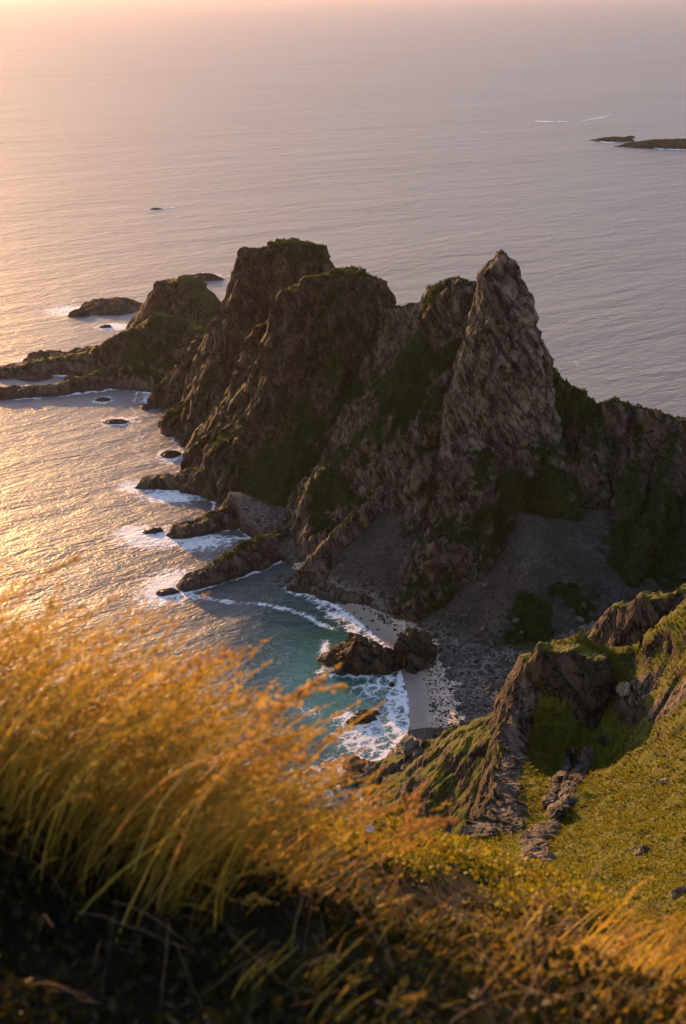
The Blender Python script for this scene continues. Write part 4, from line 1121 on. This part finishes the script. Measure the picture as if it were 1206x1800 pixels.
# single stalks that stand out of the grass
def stalk(label, tip, length, az, th0, th1, tint, thick=1.2):
    rr = np.random.default_rng(int(abs(tip[0] * 13 + tip[1] * 7)))
    P = curves(np.zeros((1, 3)), np.array([length]), np.array([az]), np.array([th0]), np.array([th1]), 12, rr, 0.03)
    T = np.array(at(*tip)); root = T - P[0, -1]
    o = link('grass_stalk', None, None, label, 'grass', 'single seed stalks above the grass', loc=tuple(root))
    b = Blades(); ribbons(b, P, np.array([.0042 * thick]), np.array([tint]) * 0.9, np.array([tint]), rr, 0.7)
    link('stem', b.mesh('stem'), o)
    b = Blades(); spikelets(b, P, np.array([tint]), rr, per=70, length=0.013 * thick, wide=0.0036 * thick, frac=0.30, spread=0.010)
    link('seed_head', b.mesh('seed_head'), o)
RED = (0.46, 0.25, 0.07); AMB = (0.54, 0.36, 0.09)
stalk('amber seed head reaching farthest right over the foamy cove water', (610, 1206, 3.7), 0.95, 0.1, 0.35, 1.5, AMB, 1.5)
stalk('reddish seed head pointing at the large lobed rock in the cove', (575, 1188, 3.7), 0.9, 0.15, 0.3, 1.15, RED, 1.5)
stalk('drooping brown seed head over the teal water at the tip of the grass clump', (540, 1340, 3.6), 0.7, 0.0, 0.5, 2.1, RED, 1.2)
stalk('arched seed head against the dark water below the grassy low rock', (435, 1150, 3.8), 0.85, 0.1, 0.3, 1.7, RED, 1.3)
stalk('blurred seed head standing above the left end of the grass clump', (142, 978, 4.0), 0.85, 0.1, 0.15, 1.3, RED, 1.2)
stalk('pale seed head standing upright at the left above the grass tops', (112, 1015, 4.0), 0.8, 0.2, 0.1, 0.5, AMB, 1.1)
stalk('upright red seed head in front of the dark cliff spur', (740, 1385, 3.6), 0.45, 0.3, 0.1, 0.3, RED, 1.2)
stalk('low reddish plume leaning right in front of the dark cliff spur', (800, 1440, 3.6), 0.5, 0.05, 0.6, 1.6, RED, 1.2)
stalk('short rusty plume left of the upright red seed head', (690, 1420, 3.6), 0.4, 0.2, 0.6, 1.5, RED, 1.1)

# the pink flower on the lip
fx, fy, fz = at(650, 1456, 7.0)
def make_plain(name, c, rough=0.5):
    N = Nodes(name); n = N.noise(N.coord(), 60, 2)
    return N.done(N.bsdf(N.mix(n, tuple(v * .85 for v in c), c), rough, None, 0.3))
M_PETAL = make_plain('pink_petal', (0.85, 0.58, 0.66)); M_EYE = make_plain('flower_eye', (0.65, 0.5, 0.1)); M_STEM = make_plain('green_stem', (0.08, 0.11, 0.02))
fl = link('pink_flower', None, None, 'single pale pink flower in the yellow-green plants on the near slope', 'flower', loc=(fx, fy, fz))
pv_ = []; 
for a in np.linspace(-.5, .5, 5):
    for t, w in ((0.1, .3), (.5, 1.0), (.85, .9), (1.0, .35)): pv_.append((a * w * 0.022, t * 0.024, 0.010 * t * t + 0.006 * a * a))
pf = [(i * 4 + j, (i + 1) * 4 + j, (i + 1) * 4 + j + 1, i * 4 + j + 1) for i in range(4) for j in range(3)]
pme = mesh_from('petal', np.array(pv_), np.array(pf), M_PETAL)
for i in range(5):
    o = link('petal', pme, fl); o.rotation_euler = (0, 0, i * 2 * math.pi / 5)
    o.matrix_local = Matrix.Rotation(math.radians(50), 4, 'X') @ Matrix.Rotation(i * 2 * math.pi / 5, 4, 'Z')
ev, ef = ico(2)
o = link('flower_eye', mesh_from('flower_eye', ev * np.array([.005, .005, .003]), ef, M_EYE), fl)
o.matrix_local = Matrix.Rotation(math.radians(50), 4, 'X') @ Matrix.Translation((0, 0, 0.004))
sb = np.array([[math.cos(a) * .0014, math.sin(a) * .0014 + 0.01 * (z_ / 0.25) ** 2, z_] for z_ in (0, -.1, -.25) for a in np.linspace(0, 2 * math.pi, 6)[:-1]])
link('flower_stem', mesh_from('flower_stem', sb, np.array([(i * 5 + j, i * 5 + (j + 1) % 5, (i + 1) * 5 + (j + 1) % 5, (i + 1) * 5 + j) for i in range(2) for j in range(5)]), M_STEM), fl)

# ------------------------------------------------------------------ turf tufts on the sunlit hillside
def hill_tufts(n, seed):
    rr = np.random.default_rng(seed)
    hv = np.where((prt == PI_['hillside']) & (grass > 0.5) & (pos[:, 1] > 22) & (pos[:, 1] < 262) & (pos[:, 0] > -6) & (np.abs(pos[:, 0]) < 0.30 * pos[:, 1] + 6))[0]
    pn_ = fbm(pos[hv, 0] / 3, pos[hv, 1] / 3, octaves=3, seed=55)
    w = (0.15 + np.clip(pn_ + 0.25, 0, 1) * 2) / (pos[hv, 1] + 40); w /= w.sum()
    c = rr.choice(hv, n, p=w)
    p0 = pos[c] + np.stack([rr.uniform(-.3, .3, n), rr.uniform(-.3, .3, n), np.full(n, -0.08)], 1)
    sc = rr.uniform(.16, .42, n) * (0.6 + pos[c, 1] / 300)
    V = []; T = []
    for b in range(4):
        a = rr.uniform(0, 6.28, n); ln = rr.uniform(.2, .9, n)
        d = np.stack([np.cos(a) * ln + .25, np.sin(a) * ln, np.ones(n)], 1) * sc[:, None]
        sd = np.stack([-np.sin(a), np.cos(a), np.zeros(n)], 1) * (sc * 0.22)[:, None]
        V.append(np.stack([p0 - sd, p0 + sd, p0 + d], 1))
    V = np.stack(V, 1).reshape(-1, 3)
    pal = np.array([(0.13, 0.15, 0.003), (0.20, 0.18, 0.004), (0.075, 0.10, 0.003), (0.25, 0.18, 0.006)])
    t = (rr.dirichlet(np.ones(4) * .6, n) @ pal) * rr.uniform(.8, 1.2, (n, 1))
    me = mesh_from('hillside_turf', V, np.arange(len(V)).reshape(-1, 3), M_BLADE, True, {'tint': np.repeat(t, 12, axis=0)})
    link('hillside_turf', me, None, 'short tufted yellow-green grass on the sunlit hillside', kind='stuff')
hill_tufts(85000, 3)
def head_turf(n, seed):
    rr = np.random.default_rng(seed)
    hv = np.where((~np.isin(prt, [PI_['hillside'], PI_['rock_rib'], PI_['cliff_spur'], PI_['beach']])) & (grass > 0.55) & (pos[:, 2] > 3) & (pos[:, 1] < 760))[0]
    c = rr.choice(hv, n); p0 = pos[c] + np.stack([rr.uniform(-.4, .4, n), rr.uniform(-.4, .4, n), np.full(n, -0.15)], 1)
    sc_ = rr.uniform(.35, 1.0, n); V = []
    for b in range(3):
        a = rr.uniform(0, 6.28, n); ln = rr.uniform(.2, 1.0, n)
        d = np.stack([np.cos(a) * ln, np.sin(a) * ln, np.ones(n)], 1) * sc_[:, None]
        sd = np.stack([-np.sin(a), np.cos(a), np.zeros(n)], 1) * (sc_ * 0.3)[:, None]
        V.append(np.stack([p0 - sd, p0 + sd, p0 + d], 1))
    V = np.stack(V, 1).reshape(-1, 3)
    pal = np.array([(0.018, 0.040, 0.004), (0.040, 0.058, 0.006), (0.013, 0.028, 0.003), (0.070, 0.070, 0.008)])
    t = (rr.dirichlet(np.ones(4) * .6, n) @ pal) * rr.uniform(.8, 1.2, (n, 1))
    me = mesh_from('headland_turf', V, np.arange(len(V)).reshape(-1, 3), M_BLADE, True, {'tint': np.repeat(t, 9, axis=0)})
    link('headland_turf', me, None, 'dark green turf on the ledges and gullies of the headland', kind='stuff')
head_turf(60000, 4)

# ------------------------------------------------------------------ haze over the sea
hz = Nodes('evening_haze')
pv = hz.n('ShaderNodeVolumePrincipled')
pv.inputs['Color'].default_value = (1.0, 0.82, 0.80, 1)
pv.inputs['Density'].default_value = 0.000008
pv.inputs['Anisotropy'].default_value = 0.65
hz.t.links.new(pv.outputs[0], hz.out.inputs['Volume'])
bm = bmesh.new(); bmesh.ops.create_cube(bm, size=1.0)
hme = bpy.data.meshes.new('haze'); bm.to_mesh(hme); bm.free(); hme.materials.append(hz.m)
ho = link('haze', hme, kind='stuff', label='thin warm evening haze over the sea')
ho.scale = (100000, 80000, 225); ho.location = (0, 34000, 225 / 2 - 12)
